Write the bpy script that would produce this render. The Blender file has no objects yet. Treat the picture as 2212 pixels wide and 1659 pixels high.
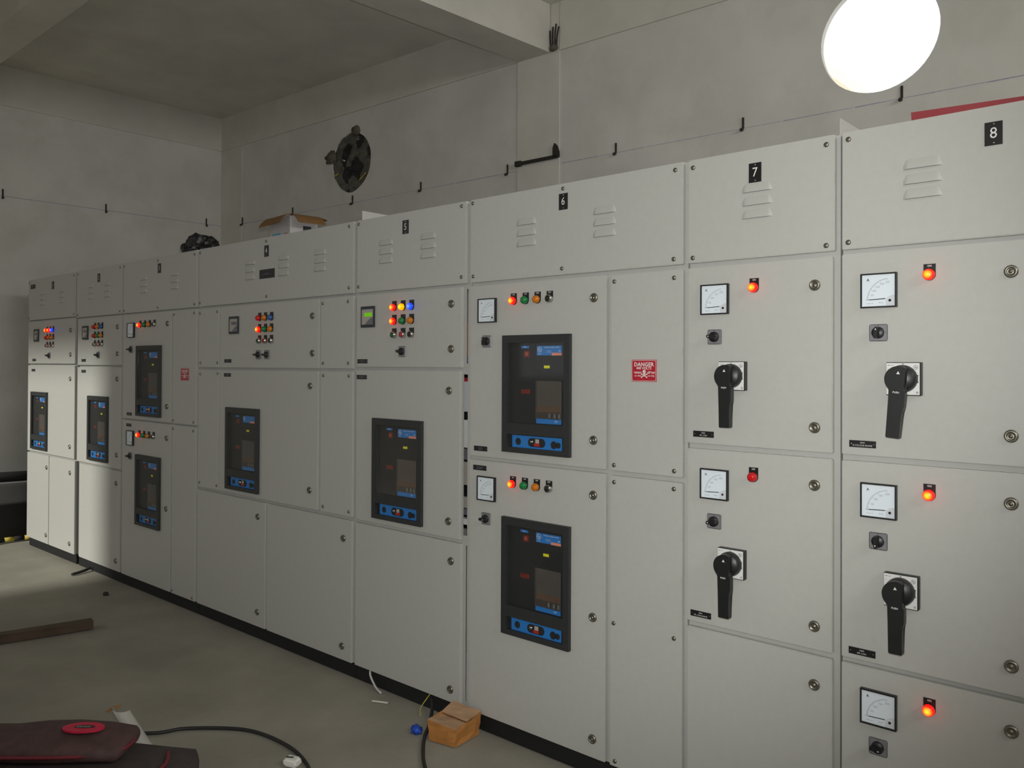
import bpy, bmesh, math, random
from mathutils import Vector, Matrix, noise

# ------------------------------------------------------------------ camera, world, lights, exposure
S = bpy.context.scene
COL = S.collection
R = math.radians
CAM = Vector((0.0, -2.395, 1.462))
yaw, pitch, roll = R(41.659), R(0.478), R(0.2574)
fw = Vector((-math.sin(yaw) * math.cos(pitch), math.cos(yaw) * math.cos(pitch), math.sin(pitch)))
rt0 = Vector((math.cos(yaw), math.sin(yaw), 0))
up0 = rt0.cross(fw)
rt = rt0 * math.cos(roll) + up0 * math.sin(roll)
up = up0 * math.cos(roll) - rt0 * math.sin(roll)
cam = bpy.data.cameras.new('camera')
cam.sensor_width = 36
cam.lens = 36 * 1789 / 2212
cam.shift_y = -54.6 / 2212
cam.clip_start = 0.02
camo = bpy.data.objects.new('camera', cam)
camo.matrix_world = Matrix(((rt.x, up.x, -fw.x, CAM.x), (rt.y, up.y, -fw.y, CAM.y), (rt.z, up.z, -fw.z, CAM.z), (0, 0, 0, 1)))
COL.objects.link(camo)
S.camera = camo

w = bpy.data.worlds.new('sky')
S.world = w
w.use_nodes = True
bg = w.node_tree.nodes['Background']
bg.inputs[0].default_value = (0.98, 0.99, 1.0, 1)
bg.inputs[1].default_value = 1.35

def light(kind, name, loc, energy, color=(1, 1, 1), target=None, **kw):
    l = bpy.data.lights.new(name, kind)
    l.energy = energy
    l.color = color
    for k, v in kw.items():
        setattr(l, k, v)
    o = bpy.data.objects.new(name, l)
    o.location = loc
    if target is not None:
        o.rotation_euler = (Vector(target) - Vector(loc)).to_track_quat('-Z', 'Y').to_euler()
    COL.objects.link(o)
    return o

# low morning sun through the tall open shutter door at the far left of the front wall
SUN_EL = R(28)
light('SUN', 'sun', (-7, -20, 12), 2.9, (1.0, 1.0, 0.92), (-7, -20 + math.cos(SUN_EL), 12 - math.sin(SUN_EL)), angle=R(5))
# added fill light, set at two unseen windows in the front wall behind the camera
for wx in (-4.3, -0.9):
    light('AREA', 'window_daylight', (wx, -3.72, 2.0), 3, (0.97, 0.98, 1.0), (wx, 0, 2.0), shape='RECTANGLE', size=2.0, size_y=1.3)
# added fill for upper walls and beam, at an unseen opening high in the right-hand wall
light('AREA', 'upper_wall_fill', (2.94, -0.6, 3.42), 84, (1.0, 0.98, 0.95), (-3, -0.6, 3.2), shape='RECTANGLE', size=4.0, size_y=0.6)
# the flash of the camera, just above the lens
light('SPOT', 'camera_flash', (-0.03, -2.36, 1.53), 188, (0.985, 1.0, 0.98), Vector((-0.03, -2.36, 1.53)) + fw + up * 0.055,
      spot_size=R(88), spot_blend=0.78, shadow_soft_size=0.02)

S.view_settings.view_transform = 'Standard'
S.view_settings.look = 'None'
S.view_settings.exposure = 0.0
S.view_settings.gamma = 1.0
S.view_settings.use_curve_mapping = False
S.cycles.use_denoising = True
S.cycles.max_bounces = 8
S.cycles.caustics_reflective = False
S.cycles.caustics_refractive = False
S.cycles.sample_clamp_indirect = 6.0

# ------------------------------------------------------------------ materials
def lin(c):
    return tuple(((v / 255) / 12.92 if v / 255 <= 0.04045 else ((v / 255 + 0.055) / 1.055) ** 2.4) for v in c)

MATS = {}
def mat(name, rgb, rough=0.6, metal=0.0, var=0.06, scale=12.0, bump=0.0, bscale=300.0, emit=None, estr=0.0, spec=0.5,
        trans=0.0, stain=None, alpha=1.0):
    if name in MATS:
        return MATS[name]
    m = bpy.data.materials.new(name)
    m.use_nodes = True
    nt = m.node_tree
    b = nt.nodes['Principled BSDF']
    c = lin(rgb)
    tc = nt.nodes.new('ShaderNodeTexCoord')
    nz = nt.nodes.new('ShaderNodeTexNoise')
    nz.inputs['Scale'].default_value = scale
    nz.inputs['Detail'].default_value = 5
    nt.links.new(tc.outputs['Object'], nz.inputs['Vector'])
    rp = nt.nodes.new('ShaderNodeValToRGB')
    rp.color_ramp.elements[0].position = 0.3
    rp.color_ramp.elements[1].position = 0.7
    rp.color_ramp.elements[0].color = (*[v * (1 - var) for v in c], 1)
    rp.color_ramp.elements[1].color = (*[min(1, v * (1 + var)) for v in c], 1)
    nt.links.new(nz.outputs['Fac'], rp.inputs[0])
    out = rp.outputs[0]
    if stain:
        srgb, sscale, lo, hi, amt = stain
        n2 = nt.nodes.new('ShaderNodeTexNoise')
        n2.inputs['Scale'].default_value = sscale
        n2.inputs['Detail'].default_value = 8
        n2.inputs['Roughness'].default_value = 0.62
        nt.links.new(tc.outputs['Object'], n2.inputs['Vector'])
        r2 = nt.nodes.new('ShaderNodeMapRange')
        r2.inputs[1].default_value = lo
        r2.inputs[2].default_value = hi
        r2.inputs[4].default_value = amt
        nt.links.new(n2.outputs['Fac'], r2.inputs[0])
        mx = nt.nodes.new('ShaderNodeMix')
        mx.data_type = 'RGBA'
        nt.links.new(r2.outputs[0], mx.inputs[0])
        nt.links.new(out, mx.inputs[6])
        mx.inputs[7].default_value = (*lin(srgb), 1)
        out = mx.outputs[2]
    nt.links.new(out, b.inputs['Base Color'])
    b.inputs['Roughness'].default_value = rough
    b.inputs['Metallic'].default_value = metal
    b.inputs['Specular IOR Level'].default_value = spec
    if trans:
        b.inputs['Transmission Weight'].default_value = trans
    if alpha < 1:
        b.inputs['Alpha'].default_value = alpha
    if bump:
        n3 = nt.nodes.new('ShaderNodeTexNoise')
        n3.inputs['Scale'].default_value = bscale
        n3.inputs['Detail'].default_value = 3
        nt.links.new(tc.outputs['Object'], n3.inputs['Vector'])
        bp = nt.nodes.new('ShaderNodeBump')
        bp.inputs['Strength'].default_value = bump
        bp.inputs['Distance'].default_value = 0.002
        nt.links.new(n3.outputs['Fac'], bp.inputs['Height'])
        nt.links.new(bp.outputs[0], b.inputs['Normal'])
    if emit:
        b.inputs['Emission Color'].default_value = (*lin(emit), 1)
        b.inputs['Emission Strength'].default_value = estr
    MATS[name] = m
    return m

def glass_mat():
    if 'clear_glass' in MATS:
        return MATS['clear_glass']
    m = bpy.data.materials.new('clear_glass')
    m.use_nodes = True
    nt = m.node_tree
    nt.nodes.remove(nt.nodes['Principled BSDF'])
    tr = nt.nodes.new('ShaderNodeBsdfTransparent')
    gl = nt.nodes.new('ShaderNodeBsdfGlossy')
    gl.inputs['Roughness'].default_value = 0.06
    nz = nt.nodes.new('ShaderNodeTexNoise'); nz.inputs['Scale'].default_value = 30
    mr = nt.nodes.new('ShaderNodeMapRange'); mr.inputs[3].default_value = 0.02; mr.inputs[4].default_value = 0.04
    nt.links.new(nz.outputs['Fac'], mr.inputs[0])
    mx = nt.nodes.new('ShaderNodeMixShader')
    nt.links.new(mr.outputs[0], mx.inputs[0]); nt.links.new(tr.outputs[0], mx.inputs[1]); nt.links.new(gl.outputs[0], mx.inputs[2])
    nt.links.new(mx.outputs[0], nt.nodes['Material Output'].inputs[0])
    MATS['clear_glass'] = m
    return m

def lamp_mat(name, core, rim, strength):
    """glowing lens: LED core in the middle, tinted plastic towards the rim (radius in the lens's own coordinates)"""
    if name in MATS:
        return MATS[name]
    m = bpy.data.materials.new(name)
    m.use_nodes = True
    nt = m.node_tree
    b = nt.nodes['Principled BSDF']
    tc = nt.nodes.new('ShaderNodeTexCoord')
    mp = nt.nodes.new('ShaderNodeVectorMath')
    mp.operation = 'MULTIPLY'
    mp.inputs[1].default_value = (1, 0, 1)
    nt.links.new(tc.outputs['Object'], mp.inputs[0])
    ln = nt.nodes.new('ShaderNodeVectorMath')
    ln.operation = 'LENGTH'
    nt.links.new(mp.outputs[0], ln.inputs[0])
    mr = nt.nodes.new('ShaderNodeMapRange')
    mr.inputs[1].default_value = 0.002
    mr.inputs[2].default_value = 0.0125
    nt.links.new(ln.outputs['Value'], mr.inputs[0])
    rp = nt.nodes.new('ShaderNodeValToRGB')
    rp.color_ramp.elements[0].color = (*lin(core), 1)
    rp.color_ramp.elements[1].color = (*lin(rim), 1)
    nt.links.new(mr.outputs[0], rp.inputs[0])
    nt.links.new(rp.outputs[0], b.inputs['Emission Color'])
    b.inputs['Emission Strength'].default_value = strength
    b.inputs['Base Color'].default_value = (*lin(rim), 1)
    b.inputs['Roughness'].default_value = 0.25
    MATS[name] = m
    return m

M_PANEL = mat('powder_coat_grey', (182, 181, 175), 0.42, var=0.02, scale=40, bump=0.16, bscale=420, spec=0.45)
M_FRAME = mat('powder_coat_frame', (177, 176, 171), 0.45, var=0.02, scale=40, bump=0.1, bscale=420, spec=0.45)
M_INNER = mat('galvanised_inside', (120, 118, 112), 0.6, 0.2, var=0.1)
M_BLACK = mat('black_plastic', (26, 27, 27), 0.42, var=0.12, scale=60)
M_MATTE = mat('matt_black', (30, 29, 28), 0.8, var=0.15, scale=30)
M_PLINTH = mat('black_plinth_paint', (17, 17, 18), 0.75, var=0.2, scale=8)
M_SLOTSHADE = mat('slot_shade_black', (12, 12, 12), 0.9, var=0.1)
M_PLATE = mat('engraved_black_plate', (24, 23, 24), 0.4, var=0.1, scale=80)
M_WHITE = mat('white_paint', (222, 222, 218), 0.6, var=0.03)
M_DIAL = mat('meter_dial', (222, 230, 236), 0.5, var=0.02)
M_DIALGREY = mat('meter_mask', (205, 208, 212), 0.4, var=0.02)
M_PRINT = mat('grey_print', (150, 150, 162), 0.7, var=0.03)
M_PRINTD = mat('dark_print', (52, 52, 60), 0.7, var=0.03)
M_NEEDLE = mat('needle_black', (18, 20, 24), 0.5, var=0.05)
M_CHROME = mat('chrome', (196, 194, 186), 0.2, 1.0, var=0.04)
M_ZINC = mat('zinc_screw', (136, 132, 120), 0.38, 0.9, var=0.12, scale=120)
M_SEL = mat('selector_plate_grey', (140, 138, 142), 0.4, 0.35, var=0.05, scale=50)
M_BLUE = mat('blue_label', (42, 118, 190), 0.45, var=0.04)
M_SALMON = mat('salmon_label', (226, 142, 116), 0.5, var=0.05)
M_YELLOW = mat('yellow_sticker', (226, 220, 34), 0.5, var=0.05)
M_RED = mat('sign_red', (176, 26, 44), 0.45, var=0.06, scale=30)
M_REDSHEET = mat('red_sheet', (142, 40, 46), 0.4, var=0.08, scale=10)
M_REDDIM = mat('dull_red_window', (110, 38, 30), 0.5, var=0.15, scale=90)
M_BRKFRAME = mat('breaker_bezel', (44, 46, 46), 0.5, var=0.12, scale=60, bump=0.15, bscale=600)
M_BRKFACE = mat('breaker_fascia', (33, 34, 35), 0.6, var=0.1, scale=60)
M_SMOKE = mat('smoked_cover', (96, 90, 84), 0.12, var=0.1, scale=30, alpha=0.35)
M_TERM = mat('terminal_brown', (150, 96, 44), 0.6, var=0.2, scale=60)
M_LCD = mat('lcd_green', (120, 190, 20), 0.5, var=0.04, emit=(110, 200, 0), estr=0.35)
M_RELAY = mat('relay_face', (172, 166, 156), 0.5, var=0.04)
M_RELAYD = mat('relay_dark', (112, 110, 116), 0.5, var=0.06)
M_RELAYF = mat('relay_frame', (44, 50, 54), 0.5, var=0.06)
M_LRED = mat('lens_red', (196, 22, 26), 0.22, var=0.08, scale=150)
M_LGREEN = mat('lens_green', (26, 120, 60), 0.22, var=0.1, scale=150)
M_LAMBER = mat('lens_amber', (196, 112, 20), 0.22, var=0.1, scale=150)
M_LBLUE = mat('lens_blue', (46, 86, 150), 0.22, var=0.1, scale=150)
M_LBLACK = mat('cap_black', (34, 33, 34), 0.35, var=0.08)
M_CAPRED = mat('cap_red', (172, 40, 44), 0.4, var=0.06)
M_CAPGREEN = mat('cap_green', (28, 84, 46), 0.4, var=0.06)
M_ONRED = lamp_mat('lamp_red_lit', (255, 170, 40), (255, 8, 4), 2.3)
M_ONYEL = lamp_mat('lamp_yellow_lit', (255, 240, 30), (255, 150, 0), 1.2)
M_ONBLUE = lamp_mat('lamp_blue_lit', (110, 160, 255), (20, 60, 255), 1.3)
M_PLASTER = mat('cement_plaster', (206, 204, 197), 0.92, var=0.07, scale=1.6, bump=0.35, bscale=60, spec=0.2, stain=((186, 182, 173), 2.6, 0.45, 0.75, 0.6))
M_BEAM = mat('beam_concrete', (206, 203, 194), 0.9, var=0.07, scale=2.2, bump=0.35, bscale=50, spec=0.2, stain=((188, 185, 177), 3.0, 0.45, 0.75, 0.5))
M_SOFFIT = mat('ceiling_concrete', (212, 209, 200), 0.92, var=0.08, scale=1.8, bump=0.3, bscale=50, spec=0.2, stain=((192, 188, 180), 2.2, 0.45, 0.75, 0.5))
M_FLOOR = mat('dusty_cement_floor', (148, 144, 132), 0.95, var=0.1, scale=3.0, bump=0.5, bscale=40, spec=0.15, stain=((128, 124, 113), 1.7, 0.48, 0.72, 0.6))
M_CHALK = mat('blue_chalk', (158, 154, 174), 0.95, var=0.25, scale=40)
M_RUST = mat('dark_steel', (54, 50, 45), 0.8, 0.3, var=0.25, scale=40)
M_LUMP = mat('broken_plaster', (92, 88, 76), 0.95, var=0.3, scale=30)
M_SLAB = mat('dark_grey_concrete', (112, 110, 108), 0.9, var=0.1, scale=6)  # even grey, darker than the other concrete
M_CARD = mat('cardboard', (176, 118, 58), 0.9, var=0.1, scale=14, stain=((146, 92, 44), 9, 0.5, 0.7, 0.5))
M_CARDIN = mat('cardboard_inside', (172, 138, 106), 0.9, var=0.1, scale=14)
M_CARTONW = mat('printed_carton', (184, 180, 178), 0.8, var=0.05)
M_PRBLUE = mat('carton_blue_print', (92, 160, 190), 0.8, var=0.05)
M_PRRED = mat('carton_red_print', (160, 120, 116), 0.8, var=0.05)
M_CARTB = mat('carton_flap', (126, 92, 52), 0.9, var=0.1, scale=14)
M_BAGPL = mat('black_polythene', (20, 20, 22), 0.45, var=0.2, scale=20)
M_BAG = mat('maroon_bag_cloth', (78, 56, 54), 0.75, var=0.22, scale=26, bump=0.5, bscale=300)
M_BAGD = mat('dark_bag_cloth', (60, 52, 50), 0.8, var=0.2, scale=26, bump=0.5, bscale=300)
M_BAGTRIM = mat('bag_piping', (112, 36, 46), 0.6, var=0.15, scale=60)
M_BADGE = mat('badge_red', (196, 34, 66), 0.5, var=0.08, scale=40)
M_PAPER = mat('white_paper', (226, 224, 216), 0.8, var=0.03)
M_CABLE = mat('cable_black', (34, 33, 32), 0.6, var=0.1)
M_CABLEW = mat('cable_white', (196, 194, 188), 0.6, var=0.06)
M_CABLEY = mat('cable_yellow', (190, 170, 70), 0.6, var=0.1)
M_BLUEWAD = mat('blue_plastic_wad', (36, 74, 176), 0.5, var=0.2, scale=60)
M_WOOD = mat('dark_timber', (82, 68, 54), 0.9, var=0.25, scale=8)
M_ORANGE = mat('orange_wire', (176, 96, 52), 0.6, var=0.1)
M_FILLPANE = mat('fill_window_pane', (226, 230, 232), 0.8, var=0.02)
M_FRAMEW = mat('fill_window_steel', (120, 122, 124), 0.5, var=0.05)
M_FOIL = mat('crumpled_plastic', (92, 90, 82), 0.22, 0.2, var=0.35, scale=14)
M_OUT = mat('outside_render', (244, 238, 218), 0.9, var=0.03)

# ------------------------------------------------------------------ mesh helpers
MESH = {}
def cached(key, fn):
    if key not in MESH:
        MESH[key] = fn()
    return MESH[key]

def finish(bm, name, recalc=True):
    if recalc:
        bmesh.ops.recalc_face_normals(bm, faces=bm.faces)
    me = bpy.data.meshes.new(name)
    bm.to_mesh(me)
    bm.free()
    return me

def abox(bm, x0, x1, y0, y1, z0, z1, mi=0):
    v = [bm.verts.new(p) for p in ((x0, y0, z0), (x1, y0, z0), (x1, y1, z0), (x0, y1, z0), (x0, y0, z1), (x1, y0, z1), (x1, y1, z1), (x0, y1, z1))]
    fs = []
    for q in ((0, 1, 5, 4), (1, 2, 6, 5), (2, 3, 7, 6), (3, 0, 4, 7), (4, 5, 6, 7), (3, 2, 1, 0)):
        f = bm.faces.new([v[i] for i in q])
        f.material_index = mi
        fs.append(f)
    return v, fs

def box_mesh(sx, sy, sz, bev=0.0, seg=2, name='box'):
    """box centred in x and z, front face at y=0 reaching back to y=sy"""
    def fn():
        bm = bmesh.new()
        abox(bm, -sx / 2, sx / 2, 0, sy, -sz / 2, sz / 2)
        if bev:
            bmesh.ops.bevel(bm, geom=list(bm.edges), offset=bev, segments=seg, affect='EDGES', clamp_overlap=True)
        return finish(bm, name)
    return cached(('box', round(sx, 4), round(sy, 4), round(sz, 4), bev, seg), fn)

def lathe(profile, n=20, key=None, name='lathe'):
    """profile of (radius, y); revolved about the y axis"""
    def fn():
        bm = bmesh.new()
        rings = []
        for r, y in profile:
            if r < 1e-6:
                rings.append([bm.verts.new((0, y, 0))])
            else:
                rings.append([bm.verts.new((r * math.cos(2 * math.pi * i / n), y, r * math.sin(2 * math.pi * i / n))) for i in range(n)])
        for a, b in zip(rings, rings[1:]):
            for i in range(n):
                j = (i + 1) % n
                if len(a) == 1 and len(b) == 1:
                    continue
                if len(a) == 1:
                    f = bm.faces.new((a[0], b[i], b[j]))
                elif len(b) == 1:
                    f = bm.faces.new((a[i], b[0], a[j]))
                else:
                    f = bm.faces.new((a[i], b[i], b[j], a[j]))
                f.smooth = True
        return finish(bm, name)
    return cached(key or ('lathe', tuple(profile), n), fn)

def prism(poly, y0, y1, name='prism', bev=0.0):
    """polygon in x,z extruded from y0 to y1"""
    bm = bmesh.new()
    a = [bm.verts.new((x, y0, z)) for x, z in poly]
    b = [bm.verts.new((x, y1, z)) for x, z in poly]
    bm.faces.new(a)
    bm.faces.new(b[::-1])
    n = len(poly)
    for i in range(n):
        bm.faces.new((a[i], b[i], b[(i + 1) % n], a[(i + 1) % n]))
    if bev:
        bmesh.ops.bevel(bm, geom=list(bm.edges), offset=bev, segments=2, affect='EDGES', clamp_overlap=True)
    return finish(bm, name)

def flat(polys, name='print', y=0.0):
    """thin print: flat polygons in x,z facing the viewer (-y)"""
    bm = bmesh.new()
    for p in polys:
        bm.faces.new([bm.verts.new((x, y, z)) for x, z in p])
    me = finish(bm, name, recalc=False)
    return me

def rect(x0, x1, z0, z1):
    return [(x0, z0), (x1, z0), (x1, z1), (x0, z1)]

def disc(cx, cz, r, n=20, rz=None):
    return [(cx + r * math.cos(2 * math.pi * i / n), cz + (rz or r) * math.sin(2 * math.pi * i / n)) for i in range(n)]

def ring_polys(cx, cz, r0, r1, n=28, a0=0.0, a1=2 * math.pi):
    out = []
    for i in range(n):
        t0 = a0 + (a1 - a0) * i / n
        t1 = a0 + (a1 - a0) * (i + 1) / n
        out.append([(cx + r0 * math.cos(t0), cz + r0 * math.sin(t0)), (cx + r1 * math.cos(t0), cz + r1 * math.sin(t0)),
                    (cx + r1 * math.cos(t1), cz + r1 * math.sin(t1)), (cx + r0 * math.cos(t1), cz + r0 * math.sin(t1))])
    return out

def text_mesh(s, size, align='CENTER', bold=False, sx=1.0):
    def fn():
        cu = bpy.data.curves.new('lettering', 'FONT')
        cu.body = s
        cu.size = size
        cu.align_x = align
        cu.align_y = 'CENTER'
        cu.resolution_u = 2
        cu.space_character = 1.05
        if bold:
            cu.offset = size * 0.022
        o = bpy.data.objects.new('lettering_tmp', cu)
        COL.objects.link(o)
        dg = bpy.context.evaluated_depsgraph_get()
        me = bpy.data.meshes.new_from_object(o.evaluated_get(dg))
        bpy.data.objects.remove(o)
        bpy.data.curves.remove(cu)
        me.name = 'lettering'
        for v in me.vertices:
            v.co = Vector((v.co.x * sx, v.co.z, v.co.y))
        return me
    return cached(('text', s, size, align, bold, sx), fn)

def tube_mesh(pts, r, n=8, name='tube', sub=6):
    """round tube along a Catmull-Rom curve through the points"""
    P = [Vector(p) for p in pts]
    if sub > 1 and len(P) > 2:
        Q = []
        ext = [P[0] * 2 - P[1]] + P + [P[-1] * 2 - P[-2]]
        for i in range(1, len(ext) - 2):
            p0, p1, p2, p3 = ext[i - 1:i + 3]
            for k in range(sub):
                t = k / sub
                Q.append(0.5 * ((2 * p1) + (p2 - p0) * t + (2 * p0 - 5 * p1 + 4 * p2 - p3) * t * t + (3 * p1 - p0 - 3 * p2 + p3) * t ** 3))
        Q.append(P[-1])
        P = Q
    bm = bmesh.new()
    rings = []
    nrm = None
    for i, p in enumerate(P):
        d = (P[min(i + 1, len(P) - 1)] - P[max(i - 1, 0)]).normalized()
        if nrm is None:
            nrm = d.orthogonal().normalized()
        nrm = (nrm - d * nrm.dot(d)).normalized()
        b = d.cross(nrm)
        rings.append([bm.verts.new(p + (nrm * math.cos(2 * math.pi * k / n) + b * math.sin(2 * math.pi * k / n)) * r) for k in range(n)])
    for a, b in zip(rings, rings[1:]):
        for k in range(n):
            f = bm.faces.new((a[k], a[(k + 1) % n], b[(k + 1) % n], b[k]))
            f.smooth = True
    bm.faces.new(rings[0][::-1])
    bm.faces.new(rings[-1])
    return finish(bm, name)

WORLD = {}
def obj(name, me, m=None, parent=None, loc=(0, 0, 0), rot=None, label=None):
    """one mesh object; loc is in world coordinates, made relative to the parent"""
    if m is not None:
        if not isinstance(m, (list, tuple)):
            m = [m]
        if not me.materials:
            for k in m:
                me.materials.append(k)
        elif [s for s in me.materials] != list(m):
            me = cached(('copy', me.name, tuple(k.name for k in m)), lambda: me.copy())
            for i, k in enumerate(m):
                me.materials[i] = k
    o = bpy.data.objects.new(name, me)
    COL.objects.link(o)
    o.parent = parent
    off = WORLD.get(parent.name, Vector((0, 0, 0))) if parent else Vector((0, 0, 0))
    o.location = Vector(loc) - off
    WORLD[o.name] = Vector(loc)
    if rot:
        o.rotation_euler = rot
    if label:
        o['label'] = label
    return o

def thing(name, label, cat, loc=(0, 0, 0), group=None):
    o = bpy.data.objects.new(name, None)
    o.empty_display_size = 0.1
    COL.objects.link(o)
    o.location = loc
    WORLD[o.name] = Vector(loc)
    return tag(o, label, cat, group)

def tag(o, label, cat, group=None):
    o['label'] = label
    o['category'] = cat
    if group:
        o['group'] = group
    return o

def struct(name, me, m, loc=(0, 0, 0), rot=None, parent=None):
    o = obj(name, me, m, parent, loc, rot)
    if parent is None:
        o['kind'] = 'structure'
    return o

# ------------------------------------------------------------------ the room
CEIL = 4.02
CRACK = 3.68          # underside level of the beams
WY, WS = 2.27, 0.03   # back wall: y = WY + WS * x
WANG = math.atan(WS)
LX = -8.0
FY = -3.8             # front wall
RX = 3.0
def wall_y(x):
    return WY + WS * x

def floor_mesh():
    bm = bmesh.new()
    bmesh.ops.create_grid(bm, x_segments=110, y_segments=70, size=0.5)
    for v in bm.verts:
        v.co.x = LX - 0.2 + (v.co.x + 0.5) * (RX - LX + 0.4)
        v.co.y = FY - 0.2 + (v.co.y + 0.5) * (2.7 - FY + 0.4)
        v.co.z = -0.004 + 0.004 * noise.noise(Vector((v.co.x * 1.3, v.co.y * 1.3, 0)))
    for f in bm.faces:
        f.smooth = True
    return finish(bm, 'floor')
struct('floor', floor_mesh(), M_FLOOR)

def wall_with_holes():
    """back wall in its own frame: x along the wall, y depth (0 = room side), z up; two round openings through it"""
    bm = bmesh.new()
    x0, x1, z0, z1, T = LX - 0.3, RX + 0.2, -0.05, CEIL + 0.1, 0.04
    holes = ((-5.90, 3.245, 0.262, 0.010), (-1.487, 3.248, 0.306, 0.003))
    cuts = [x0]
    def rectf(a, b, c, d):
        for y in (0, T):
            bm.faces.new([bm.verts.new(p) for p in ((a, y, c), (b, y, c), (b, y, d), (a, y, d))])
    for hx, hz, r, j in holes:
        h = 0.42
        rectf(cuts[-1], hx - h, z0, z1)
        rectf(hx - h, hx + h, z0, hz - h)
        rectf(hx - h, hx + h, hz + h, z1)
        n = 48
        rings = []
        for y in (0, T):
            inner, outer = [], []
            for i in range(n):
                t = 2 * math.pi * (i + 0.5) / n
                c, s = math.cos(t), math.sin(t)
                rr = r + j * noise.noise(Vector((c * 2 + hx, s * 2, 1.7)))
                k = h / max(abs(c), abs(s))
                inner.append(bm.verts.new((hx + rr * c, y, hz + rr * s)))
                outer.append(bm.verts.new((hx + k * c, y, hz + k * s)))
            for i in range(n):
                q = (i + 1) % n
                c1, s1 = math.cos(2 * math.pi * (i + .5) / n), math.sin(2 * math.pi * (i + .5) / n)
                c2, s2 = math.cos(2 * math.pi * (q + .5) / n), math.sin(2 * math.pi * (q + .5) / n)
                if (abs(c1) > abs(s1)) != (abs(c2) > abs(s2)):
                    cv = bm.verts.new((hx + math.copysign(h, c1), y, hz + math.copysign(h, s1)))
                    bm.faces.new((inner[i], outer[i], cv, outer[q], inner[q]))
                else:
                    bm.faces.new((inner[i], outer[i], outer[q], inner[q]))
            rings.append(inner)
        for i in range(n):
            q = (i + 1) % n
            bm.faces.new((rings[0][i], rings[0][q], rings[1][q], rings[1][i]))
        cuts.append(hx + h)
    rectf(cuts[-1], x1, z0, z1)
    bmesh.ops.remove_doubles(bm, verts=bm.verts, dist=1e-4)
    return finish(bm, 'wall_back')
wall_back = struct('wall_back', wall_with_holes(), M_PLASTER, (0, WY, 0), (0, 0, WANG))

def wpt(x, z, out=0.0):
    """point on the back wall's room face at world x"""
    return Vector((x + out * math.sin(WANG), wall_y(x) - out * math.cos(WANG), z))

def wall_part(name, me, m, u, z, out=0.0, label=None):
    """child of the back wall in the wall's own frame"""
    o = bpy.data.objects.new(name, me)
    if not me.materials:
        me.materials.append(m)
    COL.objects.link(o)
    o.parent = wall_back
    o.location = (u, -out, z)
    if label:
        o['label'] = label
    return o

# the beam band along the top of the wall stands a few millimetres proud of the plastered infill
bm = bmesh.new(); abox(bm, LX - .1, -4.0, -0.012, 0.05, CRACK, CEIL + .05); wall_part('wall_beam', finish(bm, 'wall_beam'), M_BEAM, 0, 0)
bm = bmesh.new(); abox(bm, -3.61, RX, -0.012, 0.05, CRACK, CEIL + .05); wall_part('wall_beam', finish(bm, 'wall_beam'), M_BEAM, 0, 0)
bm = bmesh.new(); abox(bm, -3.995, -3.615, -0.009, 0.05, 0, CEIL + .05); wall_part('column', finish(bm, 'column'), M_BEAM, 0, 0)
bm = bmesh.new(); abox(bm, LX, -7.62, -0.005, 0.05, 0, CRACK); wall_part('column', finish(bm, 'column'), M_BEAM, 0, 0)
rnd = random.Random(3)
def chalk(u0, u1, z):
    polys = []
    x = u0
    while x < u1:
        d = rnd.uniform(0.12, 0.5)
        polys.append([(x, z + rnd.uniform(-.002, .002) - 0.0019), (min(x + d, u1), z + rnd.uniform(-.002, .002) - .0019),
                      (min(x + d, u1), z + 0.0019), (x, z + 0.0019)])
        x += d + rnd.uniform(0.0, 0.02)
    return flat(polys, 'chalk_line')
wall_part('chalk_line', chalk(-7.6, -4.0, 0), M_CHALK, 0, 2.885, 0.0012, 'faint blue chalk line')
wall_part('chalk_line', chalk(-3.6, 2.5, 0), M_CHALK, 0, 2.883, 0.0012, 'faint blue chalk line')

def lump(sx, sy, sz, seed, amp=0.35, sub=3, name='lump', fr=2.2):
    bm = bmesh.new()
    bmesh.ops.create_icosphere(bm, subdivisions=sub, radius=1.0)
    for v in bm.verts:
        d = 1 + amp * noise.noise(v.co * fr + Vector((seed, seed * 2.1, 0))) + amp * 0.5 * noise.noise(v.co * fr * 2.7 + Vector((0, seed, 5)))
        v.co = Vector((v.co.x * sx * d, v.co.y * sy * d, v.co.z * sz * d))
    for f in bm.faces:
        f.smooth = True
    return finish(bm, name)
wall_part('mortar_lump', lump(0.072, 0.022, 0.06, 4, 0.5), M_LUMP, -6.185, 3.325, 0.0, 'dark broken plaster')
wall_part('mortar_lump', lump(0.055, 0.022, 0.045, 9, 0.5), M_LUMP, -5.835, 3.515, 0.0, 'dark broken plaster')

bm = bmesh.new(); abox(bm, LX - 0.23, LX, FY - .2, 2.6, -0.05, CEIL + .1)
wall_left = struct('wall_left', finish(bm, 'wall_left'), M_PLASTER)
bm = bmesh.new(); abox(bm, LX, LX + 0.012, FY, 2.1, CRACK, CEIL)
struct('wall_beam', finish(bm, 'wall_beam'), M_BEAM, parent=wall_left)
o = obj('chalk_line', cached('chl', lambda: flat([[(0, -.0025), (5.6, -.0025), (5.6, .0025), (0, .0025)]], 'chalk_line')), M_CHALK, wall_left, (LX + 0.0012, -3.5, 2.90), (0, 0, R(90)))

bm = bmesh.new(); abox(bm, LX - .2, RX + .2, FY - .2, 2.7, CEIL, CEIL + 0.15)
ceiling = struct('ceiling', finish(bm, 'ceiling'), M_SOFFIT)
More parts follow.
